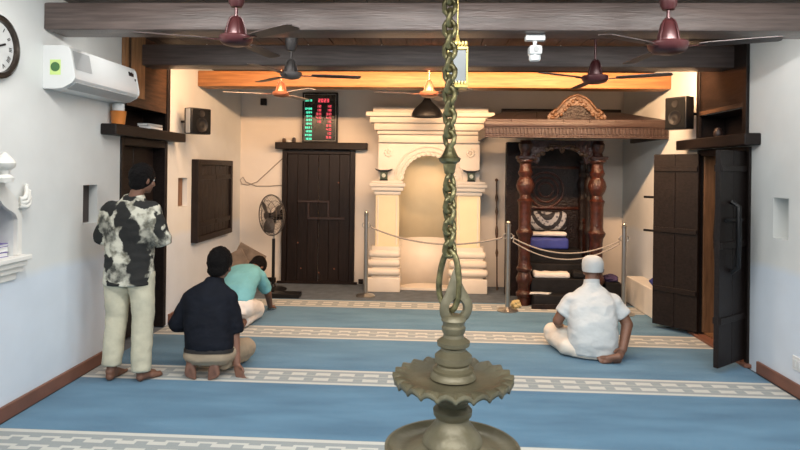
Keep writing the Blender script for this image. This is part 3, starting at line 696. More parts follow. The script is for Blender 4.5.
# spandrel panel with arch
bm = B(); xs0, xs1 = mx(378), mx(479); N_ = 28
arc = [(xc - hw * math.cos(PI * k / N_), zs_ + hw * math.sin(PI * k / N_)) for k in range(N_ + 1)]
for y in (0, .06): 
    lo = [bm.verts.new((x, y, z)) for x, z in arc]; up = []
    for k in range(N_ + 1):
        u = k / N_; up.append(bm.verts.new((xs0 + (xs1 - xs0) * u, y, ztop)))
    for k in range(N_): bm.faces.new((lo[k], lo[k + 1], up[k + 1], up[k]))
    a = bm.verts.new((xs0, y, zs_)); bm.faces.new((a, lo[0], up[0])); b = bm.verts.new((xs1, y, zs_)); bm.faces.new((lo[-1], b, up[-1]))
    if y == 0: lo0 = lo
for k in range(N_): bm.faces.new((lo0[k], lo0[k + 1], lo[k + 1], lo[k]))
box(bm, (xs0, .06, zs_), (xa0 - .01, dY, ztop)); box(bm, (xa1 + .01, .06, zs_), (xs1, dY, ztop)); box(bm, (xa0 - .01, .06, zs_ + hw + .015), (xa1 + .01, dY, ztop))
obj('arch_panel', bm, MIHW, mh, 30)
bm = B()
tube(bm, [(xc - (hw + .075) * math.cos(PI * k / 40), -.008, zs_ + (hw + .075) * math.sin(PI * k / 40)) for k in range(41)], .014, 8)
tube(bm, [(xc - (hw + .015) * math.cos(PI * k / 40), -.008, zs_ + (hw + .015) * math.sin(PI * k / 40)) for k in range(41)], .018, 8)
for k in range(17):
    a = PI * (k + .5) / 17; lathe(bm, [(.052, 0), (.048, .024), (.030, .030), (.022, .010), (0, .010)], 16, (xc - (hw - .002) * math.cos(a), .005, zs_ + (hw - .008) * math.sin(a)), Matrix.Rotation(PI / 2, 3, 'X'))
obj('arch_trim', bm, MIHW, mh, 40)
for s, cx_ in ((-1, mx(388)), (1, mx(470))):   # relief rosettes on the spandrels
    bm = B(); z = mz(153)
    for k in range(8):
        a = k * PI / 4; ball(bm, (cx_ + .045 * math.cos(a), -.002, z + .045 * math.sin(a)), (.024, .012, .024), sub=2)
    ball(bm, (cx_, -.004, z), (.022, .014, .022)); obj('rosette', bm, MIHW, mh, 60)
# cornice tiers
for py0, py1, x0, x1, dep in ((113.5, 108, 373, 486, .20), (118, 113.5, 366.5, 492, .25), (124, 118, 370, 489, .20), (131, 124, 374, 485, .15), (135, 131, 377, 482, .10), (143, 135, 378, 479, .06)):
    bm = B(); box(bm, (mx(x0), -dep, mz(py0)), (mx(x1), dY, mz(py1) - .001), .012, seg=2); obj('cornice', bm, MIHW, mh, 40)
for px0, px1 in ((376, 399.5), (456.5, 480)):
    bm = B(); box(bm, (mx(px0), -.07, mz(248)), (mx(px1), .06, mz(194)), .006); obj('pilaster', bm, MIHY, mh)
    bm = B(); 
    for xx in (px0 + 2.5, px1 - 2.5): box(bm, (mx(xx) - .010, -.078, mz(245)), (mx(xx) + .010, -.069, mz(197)), .003)
    obj('pilaster_fillet', bm, MIHW, mh)
    e = 0
    bm = B()
    for py0, py1, ex, d in ((195, 191, 1.5, .09), (191, 187, 4, .125), (187, 183.5, 6, .15), (183.5, 181, 4, .13)):
        box(bm, (mx(px0 - ex), -d, mz(py0)), (mx(min(px1 + ex, 500)), .06, mz(py1) - .0005), .008, seg=2)
    obj('capital', bm, MIHW, mh, 40)
    bm = B(); box(bm, (mx(px0), -.02, 0), (mx(px1), dY, zs_ - .001)); obj('jamb', bm, MIHW, mh)
    bm = B()
    z0 = 0
    tiers = [(.0, .20, 7, .19, .01), (.20, .225, 3, .15, .004), (.225, .33, 8, .20, .045), (.33, .35, 3, .15, .004), (.35, .45, 7, .185, .04), (.45, .475, 3, .14, .004), (.475, .575, 6, .165, .04), (.575, .60, 2, .12, .004), (.60, mz(248), 4, .13, .03)]
    for a_, b_, ex, d, bv in tiers: box(bm, (mx(px0 - ex), -d, a_), (mx(px1 + (ex if px0 > 420 else min(ex, 2))) if px0 < 420 else mx(px1 + ex), .06, b_ - .0005), bv, seg=3)
    obj('pedestal', bm, MIHW, mh, 50)
# lamp brackets standing on the capitals
for px, lab in ((384, 'small dark pagoda-topped lantern standing on the left capital of the prayer niche'), (470.5, 'small dark pagoda-topped lantern standing on the right capital of the prayer niche')):
    z0 = mz(181) + .0005
    t = thing('niche_lantern', (mx(px), YM - .078, z0), lab, 'lantern', 'lanterns on the niche capitals')
    bm = B(); box(bm, (-.055, -.055, 0), (.055, .055, .018), .004); obj('base', bm, BLACK, t)
    bm = B(); box(bm, (-.048, -.048, .018), (.048, .048, .125), .004); obj('body', bm, GREENM, t)
    bm = B(); lathe(bm, [(.028, 0), (.028, .004), (0, .006)], 20, (0, -.0485, .072), Matrix.Rotation(PI / 2, 3, 'X')); obj('dial', bm, GLASSD, t, 40)
    bm = B()
    pr = [(-.125, .168), (-.10, .140), (-.05, .126), (.05, .126), (.10, .140), (.125, .168), (.105, .162), (.06, .150), (-.06, .150), (-.105, .162)]
    prism(bm, pr, Matrix(((1, 0, 0, 0), (0, 0, 1, -.065), (0, 1, 0, 0), (0, 0, 0, 1))), .13); obj('flared_roof', bm, BLACK, t)
    s = -1 if px < 420 else 1
# mihrab side bracket arms (thin rails at the capitals)
    
# dark staff leaning right of the niche
a = atY(496.5, 180, YB - .06); b = atY(497, 289, YB - .30); b.z = .0
t = thing('staff', (b.x, b.y, 0), 'thin dark staff leaning on the back wall between prayer niche and pulpit', 'staff')
bm = B(); v = Vector(a) - Vector(b); pts = []; rr = []
for k in range(25): pts.append(v * (k / 24)); rr.append(.011 + (.012 if k in (8, 12, 13, 17, 20) else 0))
tube(bm, pts, rr, 10); obj('shaft', bm, BOARD, t, 40)
bm = B(); ball(bm, v, .024); obj('knob', bm, BOARD, t, 60)

# ------------------------------------------------------------------ pulpit (minbar)
YP = 7.98
def qx(px, Y=YP): return atY(px, 200, Y).x
def qz(px, py, Y=YP): return atY(px, py, Y).z
xl, xr = qx(525), qx(597); xm = (xl + xr) / 2
mb = thing('pulpit', (xm, YP, 0), 'carved dark red wooden pulpit with broad flat canopy right of the prayer niche', 'pulpit')
X0 = lambda x: x - xm
zcap = 2.10
for x in (xl, xr):
    bm = B()
    prof = [(.085, 0), (.085, .10), (.10, .11), (.105, .15), (.09, .17), (.07, .19), (.075, .26), (.10, .30), (.105, .34), (.085, .38), (.075, .42), (.095, .44), (.10, .47), (.085, .49), (.072, .56), (.076, .80), (.082, .86), (.105, .90), (.11, .93), (.085, .96), (.078, 1.0), (.080, 1.26), (.088, 1.30), (.10, 1.33), (.07, 1.36), (.065, 1.40), (.10, 1.46), (.115, 1.52), (.10, 1.58), (.07, 1.63), (.085, 1.66), (.095, 1.69), (.08, 1.71), (.07, 1.76), (.07, 1.80), (.11, 1.83), (.11, 1.86)]
    lathe(bm, prof, 24, (X0(x), 0, 0)); obj('post', bm, CARVED, mb, 35)
    bm = B(); box(bm, (X0(x) - .11, -.11, 1.861), (X0(x) + .11, .11, 1.90), .006)
    lathe(bm, [(.07, 1.90), (.06, 1.94), (.085, 2.0), (.09, 2.05), (.07, 2.08), (.07, zcap)], 20, (X0(x), 0, 0)); obj('capital', bm, CARVED, mb, 35)
    bm = B()
    for yy in (.25, .62): lathe(bm, [(r_ * .62, z_) for r_, z_ in prof], 18, (X0(x) + (.03 if x == xl else -.03), yy, 0))
    obj('rear_post', bm, CARVDK, mb, 35)
# arch head between the posts
bm = B(); w_ = X0(xr) - .07; M = Matrix(((1, 0, 0, 0), (0, 0, 1, -.03), (0, 1, 0, 0), (0, 0, 0, 1)))
lower = []
for k in range(21):
    u = -1 + 2 * k / 20; lower.append((u * w_, 1.80 + .20 * math.sqrt(max(0, 1 - (u / .80) ** 2)) if abs(u) < .8 else 1.80 + .02 * math.sin((abs(u) - .8) * 15)))
a = []
for y in (-.03, .03):
    lo = [bm.verts.new((x, y, z)) for x, z in lower]; up = [bm.verts.new((x, y, zcap)) for x, z in lower]; a.append((lo, up))
    for k in range(20): bm.faces.new((lo[k], lo[k + 1], up[k + 1], up[k]))
for k in range(20): bm.faces.new((a[0][0][k], a[0][0][k + 1], a[1][0][k + 1], a[1][0][k]))
obj('arch_head', bm, CARVED, mb)
bm = B()
for s in (-1, 1):
    for k in range(5):
        ball(bm, (s * (w_ - .03 - .055 * k), -.035, 1.86 + .035 * k + .02 * (k % 2)), (.034, .020, .03), sub=2)
    tube(bm, [(s * (.10 + .12 * math.cos(t_)), -.035, 1.98 + .06 * math.sin(t_)) for t_ in [PI * j / 10 for j in range(3, 13)]], .014, 8)
obj('arch_carving', bm, GILT, mb, 60)
# frame to the left, side boards and back board
bm = B(); box(bm, (X0(qx(503, 8.9)), .55, 0), (X0(qx(517, 8.9)), .70, 2.10), .006); obj('side_board', bm, CARVDK, mb)
bm = B(); box(bm, (X0(xl) - .05, .70, 0), (X0(xr) + .03, .76, 2.10), .004); obj('back_board', bm, CARVDK, mb)
bm = B()
for r_ in (.10, .17, .24): tube(bm, [(-.06 + r_ * math.cos(2 * PI * k / 32), .695, 1.45 + r_ * math.sin(2 * PI * k / 32)) for k in range(32)], .016, 8, closed=True)
for z in (1.18, 1.74): box(bm, (X0(xl) + .05, .68, z), (X0(xr) - .06, .70, z + .04), .004)
obj('back_carving', bm, CARVED, mb, 60)
for x in (xl, xr):
    bm = B(); s = 1 if x == xl else -1
    box(bm, (X0(x) + (.0 if s > 0 else -.035), .12, 0), (X0(x) + (.035 if s > 0 else 0), .66, 1.0), .004)
    tube(bm, [(X0(x) + s * .018, .10, .62), (X0(x) + s * .018, .66, 1.12)], .022, 8); obj('side_panel', bm, CARVED, mb)
# steps
stx0, stx1 = X0(xl) + .085, X0(xr) - .085
for k, (y, z) in enumerate(((-.24, .17), (-.03, .34), (.17, .50), (.37, .66))):
    bm = B(); box(bm, (stx0, y, 0 if k == 0 else z - .18), (stx1, .70 if k == 3 else y + .23, z), .008); obj('step', bm, CLOTHK, mb)
bm = B(); box(bm, (stx0 - .03, -.255, .0), (stx1 + .03, -.241, .06), .003); obj('plinth', bm, CARVDK, mb)
# canopy
zf0, zf1 = 2.105, 2.305; Yf = 7.47 - YP
cx0, cx1 = X0(qx(484, 7.47)), X0(XR - .012)
bm = B()
box(bm, (cx0, Yf, zf0), (cx1, Yf + .05, zf1 - .07), .004); box(bm, (cx0, Yf + .05, zf0), (cx0 + .05, .46, zf1 - .07), .004); box(bm, (cx1 - .05, Yf + .05, zf0), (cx1, .72, zf1 - .07), .004)
obj('fascia', bm, CANOPY, mb)
bm = B(); box(bm, (cx0 - .008, Yf - .03, zf1 - .072), (cx1, Yf + .06, zf1 - .01), .008, seg=2); obj('fascia_moulding', bm, CANOPY, mb, 40)
bm = B(); n = 52
for k in range(n):
    x = cx0 + (k + .5) * (cx1 - cx0) / n
    box(bm, (x - .012, Yf - .014, zf0 + .045), (x + .012, Yf, zf0 + .115), .003)
box(bm, (cx0, Yf - .018, zf0 + .115), (cx1, Yf, zf0 + .128), .002); box(bm, (cx0, Yf - .012, zf0), (cx1, Yf, zf0 + .018), .002)
for k in range(n): 
    x = cx0 + (k + .5) * (cx1 - cx0) / n; ball(bm, (x, Yf - .010, zf0 + .026), (.013, .008, .013), sub=1)
obj('dentils', bm, CANOPY, mb)
bm = B(); box(bm, (cx0 + .05, Yf + .05, zf0 + .06), (cx1 - .05, .46, zf0 + .09)); box(bm, (cx0 + .32, .461, zf0 + .06), (cx1 - .05, .74, zf0 + .09)); obj('ceiling_board', bm, CARVDK, mb)
# sloped roof boards
bm = B(); tz = 2.50; yb_ = .70
nb = 7
for k in range(nb):
    u0, u1 = k / nb, (k + 1) / nb
    xa = cx0 + (cx1 - cx0) * u0; xb = cx0 + (cx1 - cx0) * u1
    ta = cx0 + .36 + (cx1 - cx0 - .54) * u0; tb = cx0 + .36 + (cx1 - cx0 - .54) * u1
    q = [bm.verts.new(c) for c in ((xa + .003, Yf - .02, zf1 - .01), (xb - .003, Yf - .02, zf1 - .01), (tb - .003, yb_, tz), (ta + .003, yb_, tz))]
    r_ = [bm.verts.new(v.co + Vector((0, 0, .028))) for v in q]
    bm.faces.new(q[::-1]); bm.faces.new(r_)
    for i in range(4): bm.faces.new((q[i], q[(i + 1) % 4], r_[(i + 1) % 4], r_[i]))
obj('roof', bm, CANOPY, mb)
bm = B(); box(bm, (cx0 + .34, yb_, zf0 + .1), (cx1 - .18, yb_ + .05, tz + .07), .006); obj('roof_back', bm, CARVDK, mb)
# crest on the canopy
cz = zf1 + .015; yc_ = Yf + .06
cxm = X0(qx(576.5, 7.5)); s_ = 7.5 / 620
outl = [(-28, 2), (-29, 6), (-26, 10), (-23, 12), (-20, 13), (-17, 17), (-13, 22), (-8, 26), (0, 29), (8, 26), (13, 22), (17, 17), (20, 13), (23, 12), (26, 10), (29, 6), (28, 2)]
inn = [(20, 3), (17, 6), (14, 9), (10, 13), (6, 16), (2, 17), (-2, 17), (-6, 16), (-10, 13), (-14, 9), (-17, 6), (-20, 3)]
o2 = [(x * s_, (y - 2) * s_) for x, y in outl]; i2 = [(x * s_, (y - 2) * s_) for x, y in inn]
def strip(bm, outer, inner, y0, y1):
    no, ni = len(outer), len(inner); inner = inner[::-1]
    V = {}
    for nm, L2 in (('o', outer), ('i', inner)):
        for y in (y0, y1): V[nm, y] = [bm.verts.new((cxm + x, y, cz + z)) for x, z in L2]
    for y in (y0, y1):
        O, I = V['o', y], V['i', y]; i = j = 0
        while i < no - 1 or j < ni - 1:
            if j >= ni - 1 or (i < no - 1 and (i + 1) / (no - 1) <= (j + 1) / (ni - 1)): bm.faces.new((O[i], O[i + 1], I[j])); i += 1
            else: bm.faces.new((O[i], I[j + 1], I[j])); j += 1
    for nm in ('o', 'i'):
        a, b = V[nm, y0], V[nm, y1]
        for k in range(len(a) - 1): bm.faces.new((a[k], a[k + 1], b[k + 1], b[k]))
    for k in (0, -1): bm.faces.new((V['o', y0][k], V['i', y0][k], V['i', y1][k], V['o', y1][k]))
bm = B(); strip(bm, o2, i2, yc_, yc_ + .06); obj('crest', bm, GILT, mb, 20)
bm = B()
tube(bm, [(cxm + x * .96, yc_ - .008, cz + z * .95) for x, z in o2[2:-2]], .016, 8)
for s in (-1, 1):
    for k in range(4): ball(bm, (cxm + s * (.29 - .035 * (k % 2)), yc_ - .005, cz + .03 + .03 * k), (.028, .022, .024), sub=2)
for k in range(9):
    u = -1 + k / 4; ball(bm, (cxm + u * .19, yc_ - .006, cz + .07 + .19 * (1 - abs(u) ** 1.3)), (.024, .016, .024), sub=2)
obj('crest_carving', bm, GILT, mb, 60)
bm = B(); prism(bm, [(x, z) for x, z in i2], Matrix(((1, 0, 0, cxm), (0, 0, 1, yc_ + .02), (0, 1, 0, cz), (0, 0, 0, 1))), .02); obj('crest_panel', bm, CARVDK, mb)

# cloths and cushions on the pulpit steps
def slab_cloth(name, c, d, m, label, cat, seed=0, amp=.012, bev=.03):
    bm = B(); box(bm, (-d[0] / 2, -d[1] / 2, 0), (d[0] / 2, d[1] / 2, d[2]), min(bev, d[2] * .45), seg=3)
    bmesh.ops.subdivide_edges(bm, edges=bm.edges[:], cuts=5, use_grid_fill=True)
    for v in bm.verts:
        if v.co.z > d[2] * .3: v.co.z += amp * noise.fractal(v.co * 9 + Vector((seed, 0, 0)), 1, 2, 3); v.co.z = max(v.co.z, d[2] * .3)
    return tag(obj(name, bm, m, None, 60, c), label, cat)
slab_cloth('seat_cushion', (xm - .06, YP + .53, .6605), (.52, .26, .15), BLUEC, 'royal blue seat cushion on the top step of the pulpit', 'cushion', 1)
t = slab_cloth('folded_cloth', (xm - .06, YP + .56, .828), (.50, .20, .06), WHITEP, 'white-bordered cloth folded on the blue pulpit cushion', 'cloth', 2)
t = slab_cloth('draped_cloth', (xm - .07, YP + .585, .905), (.56, .15, .24), PATC, 'black and grey patterned cloth heaped at the top of the pulpit steps', 'cloth', 3, .03, .06)
slab_cloth('prayer_cloth', (xm - .10, YP + .07, .3405), (.46, .16, .075), WHITEP, 'white cloth with dark motif folded on the middle pulpit step', 'cloth', 4, .02)
bm = B(); prism(bm, [(-.13, 0), (-.02, .03), (.10, .0), (.15, .07), (.02, .10), (-.10, .09)], Matrix.Translation((0, 0, 0)), .012)
tag(obj('paper_sheet', bm, PAPER, None, None, (xm - .28, YP - .18, .1705)), 'loose white paper lying on the lowest pulpit step', 'paper')
crumple('crumpled_cloth', (qx(517, 7.8), 7.80, 0.0), (.06, .055, .05), YEL, 'crumpled yellowish cloth on the floor beside the left pulpit post', 'cloth', 5, .4)
tag(slab_cloth('black_cloth', (xm + .25, YP + .08, .3405), (.17, .14, .09), CLOTHK, 'x', 'x', 6, .03), 'black cloth bundled on the middle pulpit step behind the white cap', 'cloth')
bm = B(); box(bm, (-.10, -.12, 0), (.10, .12, .30), .01)
tag(obj('storage_box', bm, CLOTHK, None, None, (xr + .22, YP + .12, 0)), 'black box standing on the floor right of the pulpit steps', 'box')
crumple('folded_shawl', (xr + .22, YP + .12, .3005), (.09, .10, .05), mat('violet_cloth', (.05, .035, .10), .8, var=.2), 'dark violet cloth heaped on the black box beside the pulpit', 'cloth', 9, .3)

# ------------------------------------------------------------------ stanchions and ropes
def stanchion(px, py, Y, hpx, label):
    p = atY(px, py, Y); t = thing('barrier_post', (p.x, Y, 0), label, 'barrier post', 'barrier posts'); h = hpx
    bm = B(); lathe(bm, [(.13, 0.0), (.13, .010), (.115, .022), (.05, .032), (.03, .05), (0, .05)], 36); obj('base', bm, STEEL, t, 35)
    bm = B(); tube(bm, [(0, 0, .045), (0, 0, h - .02)], .028, 20); obj('pole', bm, STEEL, t, 40)
    bm = B(); lathe(bm, [(.030, h - .03), (.033, h - .02), (.033, h - .005), (.022, h + .002), (.03, h + .015), (.022, h + .032), (0, h + .038)], 20); obj('cap', bm, STEEL, t, 40)
    bm = B()
    for s in (-1, 1): tube(bm, [(s * (.03 + .022 * math.sin(PI * k / 8)), 0, h * .86 + .03 * math.cos(PI * k / 8)) for k in range(9)], .006, 8)
    obj('rope_hook', bm, STEEL, t, 40)
    return Vector((p.x, Y, h * .86))
h1 = stanchion(365.5, 295, 8.30, 1.11, 'steel barrier post left of the white prayer niche')
h2 = stanchion(507.5, 309, 7.60, 1.06, 'steel barrier post between the prayer niche and the pulpit')
h3 = stanchion(623.5, 311, 7.55, 1.06, 'steel barrier post behind the seated man in white')
def rope(a, b, sag, label, r=.011):
    pts = [a.lerp(b, k / 24) - Vector((0, 0, sag * 4 * (k / 24) * (1 - k / 24))) for k in range(25)]
    d = (b - a).normalized() * .066; pts = [p_ for p_ in pts]; pts[0] = a + d; pts[-1] = b - d
    bm = B(); tube(bm, pts, r, 8); tag(obj('barrier_rope', bm, mat('rope_fibre', (.30, .27, .24), .7, var=.2, scale=60), None, 60), label, 'rope', 'barrier ropes')
rope(h1, h2, .17, 'thin grey rope strung across the white prayer niche')
rope(h2 + Vector((0, 0, .01)), h3, .20, 'upper grey rope strung across the pulpit', .009)
rope(h2 - Vector((0, 0, .03)), h3 - Vector((0, 0, .03)), .24, 'lower grey rope strung across the pulpit', .008)

# ------------------------------------------------------------------ pedestal fan
pf = atY(273, 292, 8.62)
t = thing('pedestal_fan', (pf.x, 8.62, 0), 'dark pedestal fan with wire guard standing left of the back door', 'fan')
hc = atY(271, 215, 8.62)
bm = B(); lathe(bm, [(.19, 0), (.19, .015), (.15, .03), (.04, .045), (.028, .08), (0, .08)], 36); obj('base', bm, BLACK, t, 35)
zc_ = hc.z
bm = B(); tube(bm, [(0, 0, .06), (0, 0, zc_ - .33)], .022, 14); obj('pole', bm, BLACK, t, 40)
bm = B(); tube(bm, [(0, 0, zc_ - .34), (0, 0, zc_ - .08)], .013, 12); obj('inner_pole', bm, STEEL, t, 40)
Rf = Matrix.Rotation(math.radians(-40), 3, 'Z')     # fan faces camera right
ax = Rf @ Vector((0, -1, 0))
def fl(p_): return Rf @ Vector(p_) + Vector((0, 0, zc_))
Rx = Rf @ Matrix.Rotation(PI / 2, 3, 'X')
bm = B(); lathe(bm, [(0, -.16), (.05, -.155), (.075, -.12), (.078, -.04), (.06, -.02), (0, -.02)], 28, (0, 0, zc_), Rx); box(bm, (-.03, -.03, zc_ - .12), (.03, .03, zc_ - .05), .006); obj('motor', bm, BLACK, t, 40)
R_ = .285
bm = B()
for rr_, yy in ((R_, -.05), (R_ * .72, -.105), (R_ * .42, -.125), (.05, -.13), (R_ * .98, -.02), (R_ * .7, .015), (R_ * .4, .02)):
    tube(bm, [fl((rr_ * math.cos(2 * PI * k / 40), yy, rr_ * math.sin(2 * PI * k / 40))) for k in range(40)], .004 if rr_ != R_ else .008, 6, closed=True)
for k in range(36):
    a = 2 * PI * k / 36
    tube(bm, [fl((r_ * math.cos(a), y_, r_ * math.sin(a))) for r_, y_ in ((.05, -.13), (R_ * .42, -.125), (R_ * .72, -.105), (R_, -.05), (R_ * .98, -.02), (R_ * .7, .015), (R_ * .4, .02))], .0022, 4)
obj('guard', bm, FANMESH, t, 60)
bm = B(); lathe(bm, [(.05, .126), (.05, .136), (0, .14)], 24, (0, 0, zc_), Rx); obj('badge', bm, FANGRY, t, 40)
for k in range(3):
    a0 = k * 2 * PI / 3 + .4; bm = B(); V = []
    for i in range(7):
        r_ = .035 + .215 * i / 6; row = []
        for j in range(6):
            a = a0 + (-.55 + 1.1 * j / 5) * (.45 + .55 * math.sin(PI * min(1, (i + .8) / 6.5))); row.append(bm.verts.new(fl((r_ * math.cos(a), -.06 + .035 * (j / 5 - .5) * 2, r_ * math.sin(a)))))
        V.append(row)
    for i in range(6):
        for j in range(5): bm.faces.new((V[i][j], V[i + 1][j], V[i + 1][j + 1], V[i][j + 1]))
    o = obj('blade', bm, FANGRY, t, 60); o.modifiers.new('s', 'SOLIDIFY').thickness = .004
bm = B(); lathe(bm, [(.035, .02), (.035, .09), (.02, .10), (0, .10)], 20, (0, 0, zc_), Rx); obj('hub', bm, BLACK, t, 40)

# folding book stand / grey-brown board beside the fan
p = atY(247, 290, 8.2)
t = thing('book_stand', (p.x - .12, 8.25, 0), 'grey-brown slanted reading stand on the floor behind the man in turquoise', 'stand')
for s, h in ((1, .58), (-1, .50)):
    bm = B(); R2 = Matrix.Rotation(s * math.radians(28), 4, 'Y')
    box(bm, (-.20, -.012 + .03 * s, 0), (.20, .012 + .03 * s, h), .006, Matrix.Translation((.0 - s * .09, 0, .095)) @ R2); obj('board', bm, CARD, t)
bm = B(); box(bm, (.18, -.30, 0), (.55, -.10, .06), .008); 
tag(obj('floor_mat_roll', bm, BLACK, None, None, (p.x + .18, 8.35, 0)), 'flat black case on the floor below the pedestal fan', 'case')

# ------------------------------------------------------------------ hanging oil lamp
YL = 1.6; sL = YL / 620
lean = math.radians(.75)
pz0 = atY(452.5, 420, YL)
lamp = thing('hanging_oil_lamp', (pz0.x, YL, 0), 'large aged bronze tiered oil lamp hanging on a heavy chain in the foreground', 'oil lamp')
def yz(py): return atY(452, py, YL).z
lamp.rotation_euler = (0, 0, 0)
# stem
def st(pts): return [(r * sL, yz(y)) for r, y in pts]
bm = B(); lathe(bm, st([(10, 380), (23, 377), (22.5, 374), (20, 371), (20.5, 368), (16.5, 366), (16, 364), (18.5, 361), (18.5, 355), (15, 352), (12.5, 350), (12.5, 347), (16, 345), (16.5, 341), (14, 339), (10.5, 337), (10, 334), (11.5, 331), (12, 327), (10.5, 325), (11, 322), (12.5, 320), (11.5, 317), (9.5, 315), (0, 314)]), 48); obj('stem', bm, BRONZE, lamp, 35)
# upper dish with wick spouts
zr = yz(376.5); Rd = 59.5 * sL; nsp = 22
bm = B(); nth = nsp * 12; prof = [(.030, -.005), (.06, -.006), (.09, -.007), (.112, -.005), (.122, .0), (.130, .004), (.139, .005), (.146, .0045), (Rd, .003), (Rd + .001, -.004), (Rd - .001, -.011)]
rings = []
for i, (r, z) in enumerate(prof):
    row = []
    for k in range(nth):
        a = 2 * PI * k / nth; c = math.cos(nsp * a); f = max(0, (r - .120) / (Rd - .120))
        notch = max(0, -c) ** 2.5
        f = min(f, 1); rr_ = r * (1 + .015 * f * c); zz = z + f * (.0045 * c) - .005 * notch * f
        if f > 0: zz += .009 * max(0, 1 - abs(c + .66) / .22) * min(1, f * 1.6) * (1 if i < 9 else .4)
        row.append(bm.verts.new((rr_ * math.cos(a), rr_ * math.sin(a), zr + zz)))
    rings.append(row)
for a, b in zip(rings, rings[1:]):
    for k in range(nth): bm.faces.new((a[k], a[(k + 1) % nth], b[(k + 1) % nth], b[k]))
o = obj('upper_dish', bm, BRONZE, lamp, 50); md = o.modifiers.new('s', 'SOLIDIFY'); md.thickness = .006; md.offset = -1
bm = B()
lathe(bm, [(.030, -.03), (.075, -.030), (.115, -.022), (.136, -.010), (.134, -.008), (.11, -.016), (.03, -.021)], 64, (0, 0, zr)); obj('dish_underside', bm, BRONZE, lamp, 50)
# lower stem
bm = B(); lathe(bm, st([(30, 441), (28, 434), (24, 430), (21, 426), (17, 421), (16.5, 417), (19, 414), (19.5, 409), (17, 406), (14.5, 404), (16, 401), (19, 398), (17, 394), (14, 385)]), 48); obj('lower_stem', bm, BRONZE, lamp, 35)
# lower dish
zl = yz(447); R2_ = 67.5 * sL
bm = B(); lathe(bm, [(0, -.075), (.06, -.072), (.11, -.058), (.145, -.036), (.165, -.012), (R2_, -.003), (R2_, .003), (R2_ - .007, .003), (.160, -.008), (.145, -.014), (.12, -.010), (.09, .006), (.07, .016), (0, .016)], 72, (0, 0, zl)); obj('lower_dish', bm, BRONZE, lamp, 50)
bm = B(); lathe(bm, [(0, -.17), (.012, -.165), (.02, -.145), (.012, -.125), (.02, -.11), (.03, -.09), (.04, -.074), (0, -.074)], 28, (0, 0, zl)); obj('bottom_finial', bm, BRONZE, lamp, 40)
# top loop of the lamp: pointed bronze ring
def loop(name, pts, r, m, rot, par=lamp):
    bm = B(); c = Vector((0, 0, sum(p_[1] for p_ in pts) / len(pts)))
    P = [Matrix.Rotation(rot, 3, 'Z') @ Vector((x, 0, z)) for x, z in pts]
    tube(bm, P, r, 12, closed=True); return obj(name, bm, m, par, 60)
def smooth_poly(pts, it=3):
    for _ in range(it):
        q = []
        for i in range(len(pts)):
            a, b = pts[i], pts[(i + 1) % len(pts)]; q += [(a[0] * .75 + b[0] * .25, a[1] * .75 + b[1] * .25), (a[0] * .25 + b[0] * .75, a[1] * .25 + b[1] * .75)]
        pts = q
    return pts
outp = smooth_poly([(0, 266), (5, 277), (9, 288), (14, 296), (18, 306), (15, 317), (10, 322), (-8, 322), (-13, 315), (-13, 304), (-9, 296), (-6, 287), (-3, 277)], 2)
hcx, hcy = 2, 307.5
bm = B(); RW = Matrix.Rotation(.18, 3, 'Z') @ Matrix.Diagonal((1.12, 1, 1)); rows = [[], [], [], [], [], []]
for x, y in outp:
    a = math.atan2(y - hcy, x - hcx); ix, iy = hcx + 6.2 * math.cos(a), hcy + 7.2 * math.sin(a)
    for j, (u, w) in enumerate(((0, 0), (.35, .0105), (.85, .0105), (1, 0), (.85, -.0105), (.35, -.0105))):
        px_, py_ = x + (ix - x) * u, y + (iy - y) * u
        rows[j].append(bm.verts.new(RW @ Vector((px_ * sL, w, 0)) + Vector((0, 0, yz(py_)))))
n = len(outp)
for j in range(6):
    for k in range(n): bm.faces.new((rows[j][k], rows[j][(k + 1) % n], rows[(j + 1) % 6][(k + 1) % n], rows[(j + 1) % 6][k]))
obj('lamp_loop', bm, BRONZE, lamp, 60)
P = [(x * sL, yz(y)) for x, y in ((-5, 249), (-11, 256), (-16, 275), (-17, 295), (-9, 311), (0, 311), (5, 296), (5, 272), (1, 255))]
loop('connecting_link', smooth_poly(P, 2), .0080, CHAINM, -.45)
# chain
ch = bpy.data.objects.new('chain', None); COL.objects.link(ch); ch.parent = lamp
xo = lambda z: -(z - yz(250)) * .0105 - 5 * sL
def link_bm(z, pitch, w, l, r, rot, twist):
    bm = B(); n = 28; pts = []
    for k in range(n):
        t_ = 2 * PI * k / n; sx_ = w * math.cos(t_); szz = l * math.sin(t_)
        if abs(math.sin(t_)) < .6: sx_ = w * (1 if math.cos(t_) > 0 else -1) * (.93 + .07 * abs(math.cos(t_)))
        v = Vector((sx_, 0, szz)); v = Matrix.Rotation(rot + twist * szz / l, 3, 'Z') @ v; pts.append(v)
    tube(bm, pts, r, 8, closed=True); return bm
bm0 = link_bm(0, 0, .0138, .0212, .0068, 0, .45); lk = obj('link', bm0, CHAINM, ch, 60); first = True
z = yz(252) + .010; i = 0; coll = yz(160); colz = None
while z < ZC - .035:
    if colz is None and z > coll - .034:
        colz = coll; z = coll + .052; continue
    if first: o = lk; first = False
    else: o = lk.copy(); COL.objects.link(o); o.parent = ch
    o.location = (xo(z), 0, z); o.rotation_euler = (0, .0, .55 + (PI / 2 if i % 2 else 0) + i * .05); z += .0285; i += 1
bm = B(); lathe(bm, [(.006, -.040), (.013, -.034), (.0155, -.02), (.017, -.010), (.026, -.004), (.029, .004), (.022, .009), (.017, .018), (.013, .028), (.008, .040), (0, .042)], 10, (xo(coll), 0, coll)); obj('collar', bm, CHAINM, lamp, 25)
bm = B(); zt = ZC; lathe(bm, [(.010, -.035), (.016, -.03), (.05, -.012), (.055, -.001), (0, -.001)], 28, (xo(zt), 0, zt)); obj('ceiling_hook', bm, BRONZE, lamp, 40)

